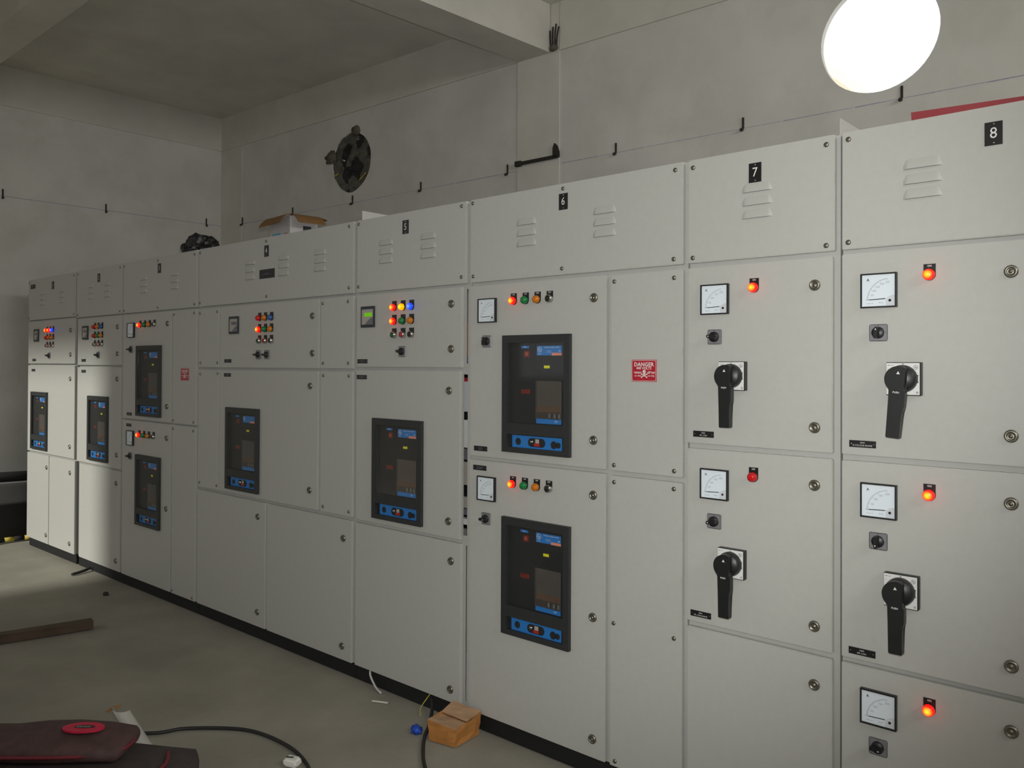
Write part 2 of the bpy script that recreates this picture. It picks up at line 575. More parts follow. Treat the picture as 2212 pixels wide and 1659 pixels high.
# cross beam running out from the column, and the long beam in front of the switchboard
def slanted(xa0, xa1, ya, xb0, xb1, yb, z0, z1):
    bm = bmesh.new()
    lo = [bm.verts.new(p) for p in ((xa0, ya, z0), (xa1, ya, z0), (xb1, yb, z0), (xb0, yb, z0))]
    hi = [bm.verts.new((v.co.x, v.co.y, z1)) for v in lo]
    bm.faces.new(lo); bm.faces.new(hi[::-1])
    for i in range(4):
        bm.faces.new((lo[i], hi[i], hi[(i + 1) % 4], lo[(i + 1) % 4]))
    return finish(bm, 'ceiling_beam')
struct('ceiling_beam', slanted(-3.985, -3.69, 2.14, -4.13, -3.835, -0.354, CRACK, CEIL), M_BEAM, parent=ceiling)
struct('ceiling_beam', slanted(LX, RX, -0.354, LX, RX, -0.59, CRACK - .002, CEIL), M_BEAM, parent=ceiling)

# front wall behind the camera: open shutter door at the far left, two unseen windows added for the fill light
bm = bmesh.new()
DX1 = -5.93
for a, b, c, d in ((DX1, -5.3, 0, CEIL), (LX, DX1, 3.62, CEIL), (-5.3, -3.3, 0, 1.35), (-5.3, -3.3, 2.65, CEIL), (-3.3, -1.9, 0, CEIL),
                   (-1.9, 0.1, 0, 1.35), (-1.9, 0.1, 2.65, CEIL), (0.1, RX, 0, CEIL)):
    abox(bm, a, b, FY - 0.2, FY, c, d)
struct('wall_front', finish(bm, 'wall_front'), M_PLASTER)
for i, wx in enumerate((-4.3, -0.9)):
    bm = bmesh.new()
    for a, b, c, d in ((-1, 1, -.65, -.6), (-1, 1, .6, .65), (-1, -.95, -.6, .6), (.95, 1, -.6, .6), (-.025, .025, -.6, .6)):
        abox(bm, a, b, 0, .05, c, d)
    wn = struct('window_%d' % (i + 1), finish(bm, 'window'), M_FRAMEW, (wx, FY - .12, 2.0))
    for s in (-.4875, .4875):
        obj('pane', box_mesh(0.925, 0.006, 1.2), M_FILLPANE, wn, (wx + s, FY - .1, 2.0))  # opaque panes keep the sun out of these added windows
bm = bmesh.new()
for a, b, c, d in ((FY - .2, -2.6, -.05, CEIL + .1), (1.4, 2.7, -.05, CEIL + .1), (-2.6, 1.4, -.05, 3.12), (-2.6, 1.4, 3.72, CEIL + .1)):
    abox(bm, RX, RX + .2, a, b, c, d)
struct('wall_right', finish(bm, 'wall_right'), M_PLASTER)  # high gap added to go with the upper fill light

# yard in front of the shutter door: bare ground and an unseen wall added to cut the sky light
bm = bmesh.new(); abox(bm, -40, 20, -30, FY - .2, -0.3, -0.06)
struct('ground', finish(bm, 'ground'), mat('bare_earth', (120, 108, 88), 0.95, var=.12, scale=2))
bm = bmesh.new(); abox(bm, -40, 20, -11.2, -11, -0.06, 3.4)
struct('sky_block_wall', finish(bm, 'sky_block_wall'), mat('sky_block_render', (128, 124, 116), 0.95, var=.1, scale=2))

# outside, seen through the round opening: pale house with a parapet railing
hb = thing('neighbouring_house', 'pale sunlit house with a railing, glimpsed through the round wall opening', 'building', (-9.0, 16, 0))
bm = bmesh.new(); abox(bm, -14.5, -8.2, 16, 22, 0, 7.75); obj('wall', finish(bm, 'wall'), M_OUT, hb, (0, 0, 0))
bm = bmesh.new(); abox(bm, -14.7, -8.0, 15.7, 22, 8.95, 9.25); obj('roof_slab', finish(bm, 'roof_slab'), M_OUT, hb, (0, 0, 0))
for k in range(20):
    obj('railing_bar', box_mesh(0.05, 0.05, 0.9), M_CARTB, hb, (-11.8 + k * 0.19, 15.9, 8.25))

# ------------------------------------------------------------------ switchboard devices (mounted on the plane y = y0 of a door)
def screw(p, x, z, y=0.0, r=0.0078):
    return obj('screw', lathe([(r, 0.0), (r, -0.0015), (r * .8, -0.004), (r * .35, -0.0052), (0, -0.0045)], 12, ('screw', r)), M_ZINC, p, (x, y, z))

def lock(p, x, z, y=0.0):
    me = lathe([(0.0165, 0.0), (0.0165, -0.003), (0.0145, -0.0065), (0.0105, -0.0075), (0.0095, -0.0045), (0.004, -0.0045), (0.003, -0.0075), (0, -0.0075)], 20, 'lock')
    return obj('door_lock', me, M_ZINC, p, (x, y, z), label='round metal quarter-turn lock')

def marks(wd, rows, h, seed, gap=0.0):
    """rows of tiny illegible engraved strokes"""
    r = random.Random(seed)
    polys = []
    for k in range(rows):
        zc = (rows - 1) * h * 0.8 - k * h * 1.6
        x = -wd * r.uniform(.55, 1)
        end = -x
        while x < end:
            cw = h * r.uniform(.25, .6)
            polys.append(rect(x, x + cw * .45, zc - h / 2, zc + h / 2))
            polys.append(rect(x, x + cw, zc + h * .3, zc + h / 2))
            x += cw + h * .3
    return flat(polys, 'lettering')

def nameplate(p, x, z, lines=None, wd=0.073, ht=0.0195, seed=1):
    n = obj('nameplate', box_mesh(wd, 0.002, ht, 0.0004, 1), M_PLATE, p, (x, -0.002, z), label='small black engraved nameplate')
    if lines:
        for k, s in enumerate(lines):
            obj('lettering', text_mesh(s, 0.0062, sx=0.95), M_WHITE, n, (x, -0.0024, z + 0.0038 - 0.0078 * k))
    else:
        obj('lettering', marks(wd * .26, 2, 0.0036, seed), M_PRINT, n, (x, -0.0024, z))
    for s in (-1, 1):
        obj('rivet', lathe([(0.0016, 0), (0.0012, -0.001), (0, -0.0014)], 8, 'rivet'), M_CHROME, n, (x + s * (wd / 2 - 0.006), -0.002, z))
    return n

def number_plate(p, x, z, s, wd=0.041, ht=0.060):
    n = obj('number_plate', box_mesh(wd, 0.002, ht, 0.0004, 1), M_PLATE, p, (x, -0.002, z), label='black plate engraved with the number ' + s)
    if s:
        obj('numeral', text_mesh(s, 0.040, sx=0.92), M_WHITE, n, (x, -0.0026, z))
    for k in (-1, 1):
        obj('rivet', lathe([(0.0022, 0), (0.0016, -0.001), (0, -0.0014)], 8, 'rivet2'), M_CHROME, n, (x, -0.002, z + k * (ht / 2 - 0.006)))

def louver_mesh(L=0.098, H=0.028, D=0.0045):
    def fn():
        bm = bmesh.new()
        prof = [(0, 1.0), (0.28, 0.86), (0.62, 0.55), (0.92, 0.18), (1.0, 0.02)]
        nx = 14
        rows = []
        for i in range(nx + 1):
            t = i / nx
            e = min(t, 1 - t) / 0.14
            s = math.sqrt(max(0, 1 - (1 - min(1, e)) ** 2))
            rows.append([bm.verts.new(((t - .5) * L, -d * D * s, h * H * (0.35 + 0.65 * s))) for d, h in prof])
        for a, b in zip(rows, rows[1:]):
            for k in range(len(prof) - 1):
                f = bm.faces.new((a[k], b[k], b[k + 1], a[k + 1])); f.smooth = True
        for a, b in zip(rows, rows[1:]):
            f = bm.faces.new((a[-1], b[-1], bm.verts.new((b[-1].co.x, 0.0, b[-1].co.z)), bm.verts.new((a[-1].co.x, 0.0, a[-1].co.z))))
            f.material_index = 1  # underside coloured black to stand for the shade in the slot
        return finish(bm, 'louver', recalc=False)
    return cached('louver', fn)

def louvers(p, xc, zs=(2.000, 1.959, 1.919)):
    for z in zs:
        obj('louver', louver_mesh(), [M_PANEL, M_SLOTSHADE], p, (xc, 0, z), label='pressed ventilation louver')

def frame_mesh(wd, ht, bd, dep, name='bezel', bt=None):
    """rectangular ring, front at y=-dep, back at y=0"""
    def fn():
        bm = bmesh.new()
        b = bt or bd
        abox(bm, -wd / 2, wd / 2, -dep, 0, ht / 2 - b, ht / 2)
        abox(bm, -wd / 2, wd / 2, -dep, 0, -ht / 2, -ht / 2 + b)
        abox(bm, -wd / 2, -wd / 2 + bd, -dep, 0, -ht / 2 + b, ht / 2 - b)
        abox(bm, wd / 2 - bd, wd / 2, -dep, 0, -ht / 2 + b, ht / 2 - b)
        return finish(bm, name)
    return cached(('frame', wd, ht, bd, dep, b if False else bt), fn)

def uv(u, v, sz=0.096):
    return ((u - .5) * sz, (.5 - v) * sz)

def ammeter(p, x, z, full=250, sz=0.096):
    a = obj('ammeter', frame_mesh(sz, sz, 0.0042, 0.012, 'ammeter'), M_BLACK, p, (x, 0, z), label='square moving-iron ammeter with white dial')
    obj('dial', box_mesh(sz - .006, 0.006, sz - .006), M_DIAL, a, (x, -0.0085, z))
    # scale arc, ticks
    cx, cz = uv(.80, .78)
    polys = ring_polys(cx, cz, .0585, .0592, 24, R(96), R(176))
    vals = list(range(0, full + 1, 50))
    nseg = len(vals) - 1
    def ang(f):
        return R(176 - 80 * f ** 1.15)
    for k in range(nseg * 5 + 1):
        t = ang(k / (nseg * 5))
        r0, r1 = (.0545 if k % 5 == 0 else .0565), .0598
        dx, dz = math.cos(t), math.sin(t)
        ww = .00045
        polys.append([(cx + r0 * dx + ww * dz, cz + r0 * dz - ww * dx), (cx + r1 * dx + ww * dz, cz + r1 * dz - ww * dx),
                      (cx + r1 * dx - ww * dz, cz + r1 * dz + ww * dx), (cx + r0 * dx - ww * dz, cz + r0 * dz + ww * dx)])
    obj('scale', cached(('scale', full, sz), lambda: flat(polys, 'scale')), M_PRINT, a, (x, -0.0089, z))
    for k, v in enumerate(vals):
        if k == 0:
            continue
        t = ang(k / nseg)
        obj('numeral', text_mesh(str(v), 0.0078), M_PRINT, a, (x + cx + .0475 * math.cos(t), -0.0089, z + cz + .0485 * math.sin(t)))
    ax, az = uv(.21, .19)
    obj('lettering', text_mesh('A', 0.0105, bold=True), M_PRINTD, a, (x + ax, -0.0089, z + az))
    nx0, nz0 = uv(.24, .765)
    nx1, nz1 = uv(.69, .745)
    obj('needle', cached(('needle', sz), lambda: flat([[(nx0, nz0 - .0011), (nx1, nz1 - .0011), (nx1, nz1 + .0011), (nx0, nz0 + .0011)], [(nx0 - .009, nz0 - .0004), (nx0, nz0 - .0004), (nx0, nz0 + .0004), (nx0 - .009, nz0 + .0004)]], 'needle')), M_NEEDLE, a, (x, -0.0095, z))
    g = [uv(.71, .95), uv(.95, .95), uv(.95, .64), uv(.84, .66), uv(.77, .70), uv(.71, .745)]
    obj('mask', cached(('mask', sz), lambda: prism(g, -0.0098, -0.0086, 'mask')), M_DIALGREY, a, (x, 0, z))
    dx, dz = uv(.82, .80)
    obj('adjusting_screw', lathe([(0.0037, 0), (0.0037, -.0008), (0, -.001)], 14, 'adjscrew'), M_NEEDLE, a, (x + dx, -0.0098, z + dz))
    bx, bz = uv(.57, .86)
    obj('lettering', text_mesh('CL1.5', 0.0046), M_PRINTD, a, (x + bx, -0.0089, z + bz))
    bx, bz = uv(.26, .875)
    obj('lettering', cached('metermarks', lambda: marks(.010, 1, .0026, 5)), M_PRINT, a, (x + bx, -0.0089, z + bz))
    return a

def selector(p, x, z, ang=0.0):
    s = obj('selector_switch', box_mesh(0.049, 0.004, 0.047, 0.0035, 3), M_SEL, p, (x, -0.004, z), label='rotary selector switch on a grey square plate')
    obj('knob_base', lathe([(0.0165, 0), (0.0165, -.006), (0.015, -.008), (0, -.008)], 22, 'knobbase'), M_BLACK, s, (x, -0.004, z))
    k = obj('knob', box_mesh(0.010, 0.020, 0.032, 0.002, 2), M_BLACK, s, (x, -0.030, z), (0, ang, 0))
    obj('pointer_mark', cached('ptr', lambda: flat([[(-.0022, .007), (.0022, .007), (0, .012)]], 'pointer_mark')), M_WHITE, s, (x, -0.0304, z), (0, ang, 0))
    obj('position_marks', cached('selmarks', lambda: flat([rect(-.001, .001, .0185, .0215), rect(-.0215, -.0185, -.0006, .0006), rect(.0185, .0215, -.0006, .0006)], 'position_marks')), M_PRINTD, s, (x, -0.0043, z))
    return s

def emblem_polys(r):
    """round monogram: ring with an inner bar and two stems"""
    ps = ring_polys(0, 0, r * .86, r, 26)
    ps += [rect(-r * .55, r * .55, -r * .09, r * .09), rect(-r * .38, -r * .2, -r * .09, r * .62), rect(r * .06, r * .24, -r * .75, r * .0)]
    return ps

def rotary_handle(p, x, z, tilt=0.0):
    h = obj('rotary_handle', box_mesh(0.089, 0.020, 0.090, 0.0015, 1), M_BLACK, p, (x, -0.020, z), label='black rotary isolator handle with grip pointing down')
    obj('escutcheon', box_mesh(0.085, 0.001, 0.086, 0.0003, 1), M_WHITE, h, (x - .0008, -0.021, z))
    marksm = cached('escmarks', lambda: flat([rect(-.0006, .0006, .034, .041), rect(-.003, .003, .0402, .0412), rect(-.003, .003, .0338, .0348),
                                             rect(.0352, .0378, -.010, .010), rect(.0342, .0392, .0085, .0105), rect(.0342, .0392, -.0105, -.0085)]
                                            + ring_polys(.036, -.0365, .0016, .0028, 14) + [rect(-.040, -.033, .036, .0372), rect(-.030, -.026, .036, .0372), rect(-.0395, -.037, .026, .027)], 'escutcheon_marks'))
    obj('printed_marks', marksm, M_PRINTD, h, (x, -0.0214, z))
    obj('emblem', cached('handle_emblem', lambda: flat(emblem_polys(.0058), 'emblem')), M_PRINTD, h, (x + .0325, -0.0214, z + .0315))
    obj('knob', lathe([(0.0375, 0), (0.0375, -.012), (0.035, -.020), (0.033, -.0235), (0, -.0235)], 36, 'bigknob'), M_BLACK, h, (x, -0.021, z))
    # grip: rounded head over the knob, step on its right side, straight bar down
    grip_poly = [(-.018, -.158), (.0165, -.158), (.0165, -.088), (.020, -.079), (.0215, -.074), (.0215, -.036), (.0165, -.030), (.0165, .0305),
                 (.006, .0345), (-.006, .0345), (-.018, .0295), (-.027, .022), (-.033, .011), (-.035, 0.0), (-.033, -.012), (-.027, -.023), (-.0185, -.031)]
    obj('grip', cached('grip', lambda: prism(grip_poly, -0.024, 0.0, 'grip', 0.0016)), M_BLACK, h, (x, -0.0440, z), (0, tilt, 0))
    obj('arrow_mark', cached('arrowmark', lambda: flat([[(-.0045, .013), (.0045, .013), (0, .021)]], 'arrow_mark')), M_WHITE, h, (x, -0.0683, z), (0, tilt, 0))
    obj('lettering', text_mesh('PUSH', 0.0068, bold=True), M_WHITE, h, (x + math.sin(tilt) * -.036 - .001, -0.0684, z - .036), (0, tilt, 0))
    return h

TAG = None
def tag_mesh():
    def fn():
        poly = [(-.015, .029), (.015, .029), (.015, 0)] + [(.015 * math.cos(t), .0 - .0155 * math.sin(t)) for t in [math.pi * k / 12 for k in range(1, 12)]] + [(-.015, 0)]
        return prism(poly[::-1], -0.0018, 0.0, 'legend_plate')
    return cached('tagmesh', fn)

LENS = [(0.0148, 0.0), (0.0148, -0.010), (0.0138, -0.0155), (0.0115, -0.0175), (0.0115, -0.0195), (0.009, -0.0215), (0.004, -0.0222), (0, -0.0223)]
KIND = {'R': (M_ONRED, 'lit red'), 'Y': (M_ONYEL, 'lit yellow'), 'B': (M_ONBLUE, 'lit blue'), 'r': (M_LRED, 'unlit red'), 'g': (M_LGREEN, 'green'),
        'a': (M_LAMBER, 'amber'), 'b': (M_LBLUE, 'blue')}
PUSH = {'k': (M_LBLACK, 'black'), 'p': (M_CAPRED, 'red'), 'q': (M_CAPGREEN, 'green')}
def indicator(p, x, ztop, kind, txt=None):
    """legend plate hanging from ztop with lamp or push button at its lower end"""
    z = ztop - 0.029
    if kind in KIND:
        m, word = KIND[kind]
        t = obj('indicator_lamp', tag_mesh(), M_PLATE, p, (x, 0, z), label=word + ' indicator lamp under a black legend plate')
        obj('lens', lathe(LENS, 20, 'lens'), m, t, (x, -0.0018, z))
        obj('lamp_ring', lathe([(0.0158, 0), (0.0158, -.004), (0.0149, -.0055)], 20, 'lampring'), M_BLACK, t, (x, -0.0018, z))
    else:
        m, word = PUSH[kind]
        t = obj('push_button', tag_mesh(), M_PLATE, p, (x, 0, z), label=word + ' push button with a chrome ring')
        obj('button_ring', lathe([(0.0155, 0), (0.0155, -.006), (0.0135, -.0135), (0.0118, -.0145), (0.0112, -.012)], 22, 'btnring'), M_CHROME, t, (x, -0.0018, z))
        obj('button_cap', lathe([(0.0112, 0), (0.0112, -.006), (0.010, -.0075), (0, -.0075)], 20, 'btncap'), m, t, (x, -0.010, z))
    if txt:
        obj('lettering', text_mesh(txt, 0.0066, bold=True), M_WHITE, t, (x, -0.0022, z + .0235))
    return t

def relay(p, x, z, lit=True, wd=0.092, ht=0.096):
    r = obj('display_relay', frame_mesh(wd, ht, 0.0035, 0.010, 'display_relay', 0.013), M_RELAYF, p, (x, 0, z), label='digital relay with a small display window')
    obj('face', box_mesh(wd - .006, 0.006, ht - .024), M_RELAY, r, (x, -0.007, z))
    obj('screen', box_mesh(0.056, 0.001, 0.018, 0.0003, 1), M_LCD if lit else M_RELAYD, r, (x + .004, -0.0078, z + .010), label='green display window' if lit else None)
    poly = [(.042, -.034), (.042, .000), (.024, -.005), (.004, -.016), (-.012, -.028), (-.020, -.034)]
    obj('key_field', cached('keyfield', lambda: flat([poly[::-1]], 'key_field')), M_RELAYD, r, (x, -0.0074, z))
    return r

def pill(cx, cz, hw, r, n=10):
    return [(cx + hw + r * math.cos(t), cz + r * math.sin(t)) for t in [-math.pi / 2 + math.pi * k / n for k in range(n + 1)]] + \
           [(cx - hw + r * math.cos(t), cz + r * math.sin(t)) for t in [math.pi / 2 + math.pi * k / n for k in range(n + 1)]]

def breaker(p, x, z, near=True, reflect=False):
    W_, H_ = 0.330, 0.450
    DB = 0.016
    def fn():
        bm = bmesh.new()
        d0, d1 = -DB, 0.0
        xo, zo = W_ / 2, H_ / 2
        xi = xo - 0.026
        zt = zo - 0.030          # top of upper opening
        zm1, zm0 = -0.112, -0.155  # divider between the two openings
        zb = -zo + 0.020
        abox(bm, -xo, xo, d0, d1, zt, zo)
        abox(bm, -xo, xo, d0, d1, -zo, zb)
        abox(bm, -xo, -xi, d0, d1, zb, zt)
        abox(bm, xi, xo, d0, d1, zb, zt)
        abox(bm, -xi, xi, d0, d1, zm0, zm1)
        return finish(bm, 'breaker_window')
    b = obj('breaker_window', cached('brkframe', fn), M_BRKFRAME, p, (x, 0, z), label='black framed circuit breaker front in the door')
    def at(u, v):
        return x - W_ / 2 + u * W_, z + H_ / 2 - v * H_
    def patch(name, u0, u1, v0, v1, m, y=-0.003, dep=0.003, label=None):
        x0, z1 = at(u0, v0)
        x1, z0 = at(u1, v1)
        return obj(name, box_mesh(x1 - x0, dep, z1 - z0), m, b, ((x0 + x1) / 2, y, (z0 + z1) / 2), label=label)
    obj('fascia', box_mesh(0.300, 0.003, 0.425), M_BRKFACE, b, (x, -0.001, z))
    patch('blue_label', .265, .38, .092, .113, M_BLUE, -.002, label='small blue label')
    patch('off_flag', .305, .39, .135, .188, M_REDDIM, -.002)
    ox, oz = at(.347, .161)
    if near:
        obj('printed_ring', cached('oring', lambda: flat(ring_polys(0, 0, .0042, .006, 18), 'printed_ring')), M_SALMON, b, (ox, -0.0024, oz))
        tx, tz = at(.322, .1025)
        obj('lettering', text_mesh('TRIP', 0.007), M_WHITE, b, (tx, -0.0024, tz))
    patch('rating_label', .50, .86, .094, .173, M_BLUE, -.002, label='blue maker label with a round emblem')
    patch('rating_strip', .72, .86, .153, .175, M_SALMON, -.0024, .001)
    ex, ez = at(.543, .125)
    obj('emblem', cached('brk_emblem', lambda: flat(emblem_polys(.0105), 'emblem')), M_WHITE, b, (ex, -0.0026, ez))
    if near:
        tx, tz = at(.72, .108)
        obj('lettering', text_mesh('LARSEN & TOUBRO LIMITED', 0.0060, sx=.92), M_WHITE, b, (tx, -0.0026, tz))
        tx, tz = at(.832, .139)
        obj('lettering', text_mesh('CE', 0.0075, bold=True), M_WHITE, b, (tx, -0.0026, tz))
        tx, tz = at(.543, .163)
        obj('lettering', cached('lbl1', lambda: marks(.010, 1, .004, 12)), M_WHITE, b, (tx, -0.0026, tz))
        tx, tz = at(.68, .143)
        obj('lettering', cached('lbl2', lambda: marks(.016, 2, .003, 13)), M_DIALGREY, b, (tx, -0.0026, tz))
    patch('yellow_sticker', .606, .687, .258, .281, M_YELLOW, -.002, label='yellow sticker')
    patch('red_flag_window', .265, .40, .46, .497, M_REDDIM, -.002)
    # clear cover over the release unit
    patch('release_unit', .505, .855, .39, .70, M_INNER, -.0016, .001)
    patch('terminal_strip', .51, .85, .595, .645, M_TERM, -.003, .002)
    patch('pin_strip', .51, .85, .645, .70, M_BLACK, -.003, .002)
    for k, u in enumerate((.68, .755, .82)):
        patch('pin', u, u + .022, .655, .692, M_DIALGREY, -.0038, .001)
    patch('clear_cover', .50, .86, .384, .70, M_SMOKE, -.009, .003, label='clear plastic cover')
    patch('blue_strip', .50, .86, .70, .741, M_BLUE, -.004, .003, label='blue strip')
    if near:
        tx, tz = at(.79, .720)
        obj('lettering', cached('lbl3', lambda: marks(.010, 1, .006, 14)), M_WHITE, b, (tx, -0.0045, tz))
    obj('glass_pane', box_mesh(0.278, 0.002, 0.307), glass_mat(), b, (x, -0.0125, z + 0.0415), label='clear glass pane')
    # racking panel below
    patch('racking_panel', .134, .87, .853, .962, M_BLUE, -.003, .003, label='blue racking panel with dark key holes')
    for nm, cx, cv, hw, r in (('key_hole', .228, .905, 0.0, .0135), ('racking_slot', .505, .905, .0255, .0165), ('key_hole', .757, .912, .0, .0145), ('key_hole', .82, .912, .0, .011)):
        px_, pz_ = at(cx, cv)
        obj(nm, cached(('pill', hw, r), lambda: prism(pill(0, 0, hw, r)[::-1], -.0008, 0.0, 'key_hole')), M_BRKFACE, b, (px_, -.0034, pz_))
    kx, kz = at(.435, .9)
    obj('key_boss', lathe([(0.008, 0), (0.007, -.004), (0.003, -.006), (0, -.006)], 14, 'keyboss'), M_CHROME, b, (kx, -.0042, kz))
    patch('position_flag', .47, .55, .91, .935, M_CAPRED, -.005, .001)
    patch('position_flag', .49, .545, .875, .908, M_RELAY, -.005, .001)
    return b

def danger_sign(p, x, z):
    d = obj('danger_sign', box_mesh(0.099, 0.002, 0.0745, 0.0004, 1), M_RED, p, (x, -0.002, z), label='red danger plate with white skull and lettering')
    y = -0.0024
    W2, H2 = .0475, .0352
    t = .0012
    bd = [rect(-W2, W2, H2 - t, H2), rect(-W2, W2, -H2, -H2 + t), rect(-W2, -W2 + t, -H2, H2), rect(W2 - t, W2, -H2, H2)]
    obj('border_line', cached('dborder', lambda: flat(bd, 'border_line')), M_WHITE, d, (x, y, z))
    obj('lettering', text_mesh('DANGER', 0.0188, bold=True), M_WHITE, d, (x, y, z + .0205))
    obj('lettering', text_mesh('440 VOLTS', 0.0120, bold=True), M_WHITE, d, (x, y, z + .0080))
    obj('lettering', text_mesh('सावधान', 0.0100, bold=True), M_WHITE, d, (x - .0245, y, z - .0075))
    obj('lettering', text_mesh('४४० वोल्ट', 0.0062, bold=True), M_WHITE, d, (x - .0245, y, z - .0180))
    obj('lettering', text_mesh('होिशयार', 0.0094, bold=True), M_WHITE, d, (x + .0290, y, z - .0075))
    obj('lettering', text_mesh('४४० वोल्ट', 0.0062, bold=True), M_WHITE, d, (x + .0290, y, z - .0180))
    sk = [disc(.0015, -.0040, .0064, 20, .0068), rect(-.0025, .0055, -.0135, -.0085)]
    for s in (-1, 1):
        ca, sa = math.cos(R(26)), math.sin(R(26)) * s
        L, h = .0118, .0013
        cx, cz = .0015, -.0170
        sk.append([(cx - L * ca + h * sa, cz - L * sa - h * ca), (cx + L * ca + h * sa, cz + L * sa - h * ca), (cx + L * ca - h * sa, cz + L * sa + h * ca), (cx - L * ca - h * sa, cz - L * sa + h * ca)])
        for e in (-1, 1):
            sk.append(disc(cx + e * L * ca, cz + e * L * sa + .0013, .0019, 10))
            sk.append(disc(cx + e * L * ca, cz + e * L * sa - .0013, .0019, 10))
    obj('skull_mark', cached('skull', lambda: flat(sk, 'skull_mark')), M_WHITE, d, (x, y, z))
    obj('skull_eyes', cached('skulleyes', lambda: flat([disc(-.0010, -.0045, .0015, 10), disc(.0040, -.0045, .0015, 10)], 'skull_eyes')), M_RED, d, (x, y - .0003, z))
    for sx in (-1, 1):
        for sz in (-1, 1):
            obj('rivet', lathe([(0.0016, 0), (0.0012, -.001), (0, -.0014)], 8, 'rivet'), M_CHROME, d, (x + sx * .0435, -0.002, z + sz * .0312))
    return d

# ------------------------------------------------------------------ cubicles
TOP, TC, BASE = 2.133, 1.797, 0.071
DEPTH = 1.05
def cubicle(label, x0, x1, covers, slots=(), gap=0.001, fill=()):
    """steel enclosure x0..x1 standing on its black plinth; covers = (name, x0, x1, z0, z1); slots = openings (x0, x1, z0, z1) left in the frame"""
    c = thing('switchgear_cubicle', label, 'cabinet', ((x0 + x1) / 2, DEPTH / 2, 0), 'cubicles of the switchboard row')
    bm = bmesh.new()
    a, b = x0 + gap, x1 - gap
    T = 0.003
    FYN = 0.018
    abox(bm, a, a + T, FYN, DEPTH, BASE, TOP)
    abox(bm, b - T, b, FYN, DEPTH, BASE, TOP)
    abox(bm, a + T, b - T, FYN, DEPTH, TOP - T, TOP)
    abox(bm, a + T, b - T, FYN, DEPTH, BASE, BASE + T)
    abox(bm, a + T, b - T, DEPTH - T, DEPTH, BASE + T, TOP - T)
    if not slots:
        abox(bm, a + T, b - T, FYN, FYN + .004, BASE + T, TOP - T)
    else:
        sx0 = min(s[0] for s in slots); sx1 = max(s[1] for s in slots)
        abox(bm, a + T, sx0, FYN, FYN + .004, BASE + T, TOP - T)
        if b - T > sx1:
            abox(bm, sx1, b - T, FYN, FYN + .03, BASE + T, TOP - T)
        zz = BASE + T
        for s in sorted(slots, key=lambda q: q[2]):
            abox(bm, sx0, sx1, FYN, FYN + .004, zz, s[2])
            zz = s[3]
        abox(bm, sx0, sx1, FYN, FYN + .004, zz, TOP - T)
        for f in fill:
            abox(bm, f[0], f[1], FYN, FYN + .004, f[2], f[3])
    obj('enclosure', finish(bm, 'enclosure'), M_FRAME, c, (0, 0, 0))
    bm = bmesh.new(); abox(bm, x0, x1, 0.022, 0.072, 0, BASE)
    obj('plinth', finish(bm, 'plinth'), M_PLINTH, c, (0, 0, 0), label='black base channel')
    bm = bmesh.new(); abox(bm, x0, x1, DEPTH - .05, DEPTH, 0, BASE)
    obj('plinth', finish(bm, 'plinth'), M_PLINTH, c, (0, 0, 0))
    for nm, cx0, cx1, cz0, cz1 in covers:
        obj(nm, box_mesh(cx1 - cx0, 0.0175, cz1 - cz0, 0.0022, 2), M_PANEL, c, ((cx0 + cx1) / 2, 0, (cz0 + cz1) / 2))
    return c

def corner_screws(p, x0, x1, z0, z1, ix=0.03, iz=0.024, mid=False):
    for x in ([x0 + ix * .5, x1 - ix] + ([(x0 + x1) / 2] if mid else [])):
        for z in (z0 + iz * .75, z1 - iz):
            screw(p, x, z)

# ---- cubicle 8
c8 = cubicle('grey switchgear cubicle with number plate 8, three red lamps and two rotary handles', -0.873, -0.100, [
    ('cover', -0.869, -0.108, TC, TOP), ('door', -0.869, -0.405, 1.214, 1.784), ('door', -0.869, -0.405, 0.639, 1.197), ('door', -0.869, -0.405, 0.073, 0.624),
    ('cover', -0.388, -0.108, 1.10, 1.784), ('cover', -0.388, -0.108, 0.073, 1.085)])
number_plate(c8, -0.486, 2.061, '8')
louvers(c8, -0.655)
louvers(c8, -0.318)
for z in (2.111, 1.817):
    for x in (-0.851, -0.486, -0.128):
        if x != -0.486:
            screw(c8, x, z)
for z in (1.76, 1.124, 1.062, 0.1):
    for x in (-0.374, -0.124):
        screw(c8, x, z)
for zm, sel in ((1.675, 0.12), (1.092, R(180)), (0.519, R(95))):
    ammeter(c8, -0.766, zm, 250 if zm > 1.5 else 200)
    selector(c8, -0.768, zm - 0.117 + (0.0 if zm > 1.5 else .005 if zm > 1 else .01), sel)
for z, k in ((1.739, 'R'), (1.151, 'R'), (0.581, 'R')):
    indicator(c8, -0.637, z, k, 'ON')
for z in (1.705, 1.290, 1.120, 0.712, 0.549, 0.13):
    lock(c8, -0.447, z)
rotary_handle(c8, -0.698, 1.431, R(5))
rotary_handle(c8, -0.704, 0.857, 0)
nameplate(c8, -0.811, 1.246, ('250A', 'D-COLOUR KRANE'))
nameplate(c8, -0.812, 0.663, ('200A', 'AIR CON.'))

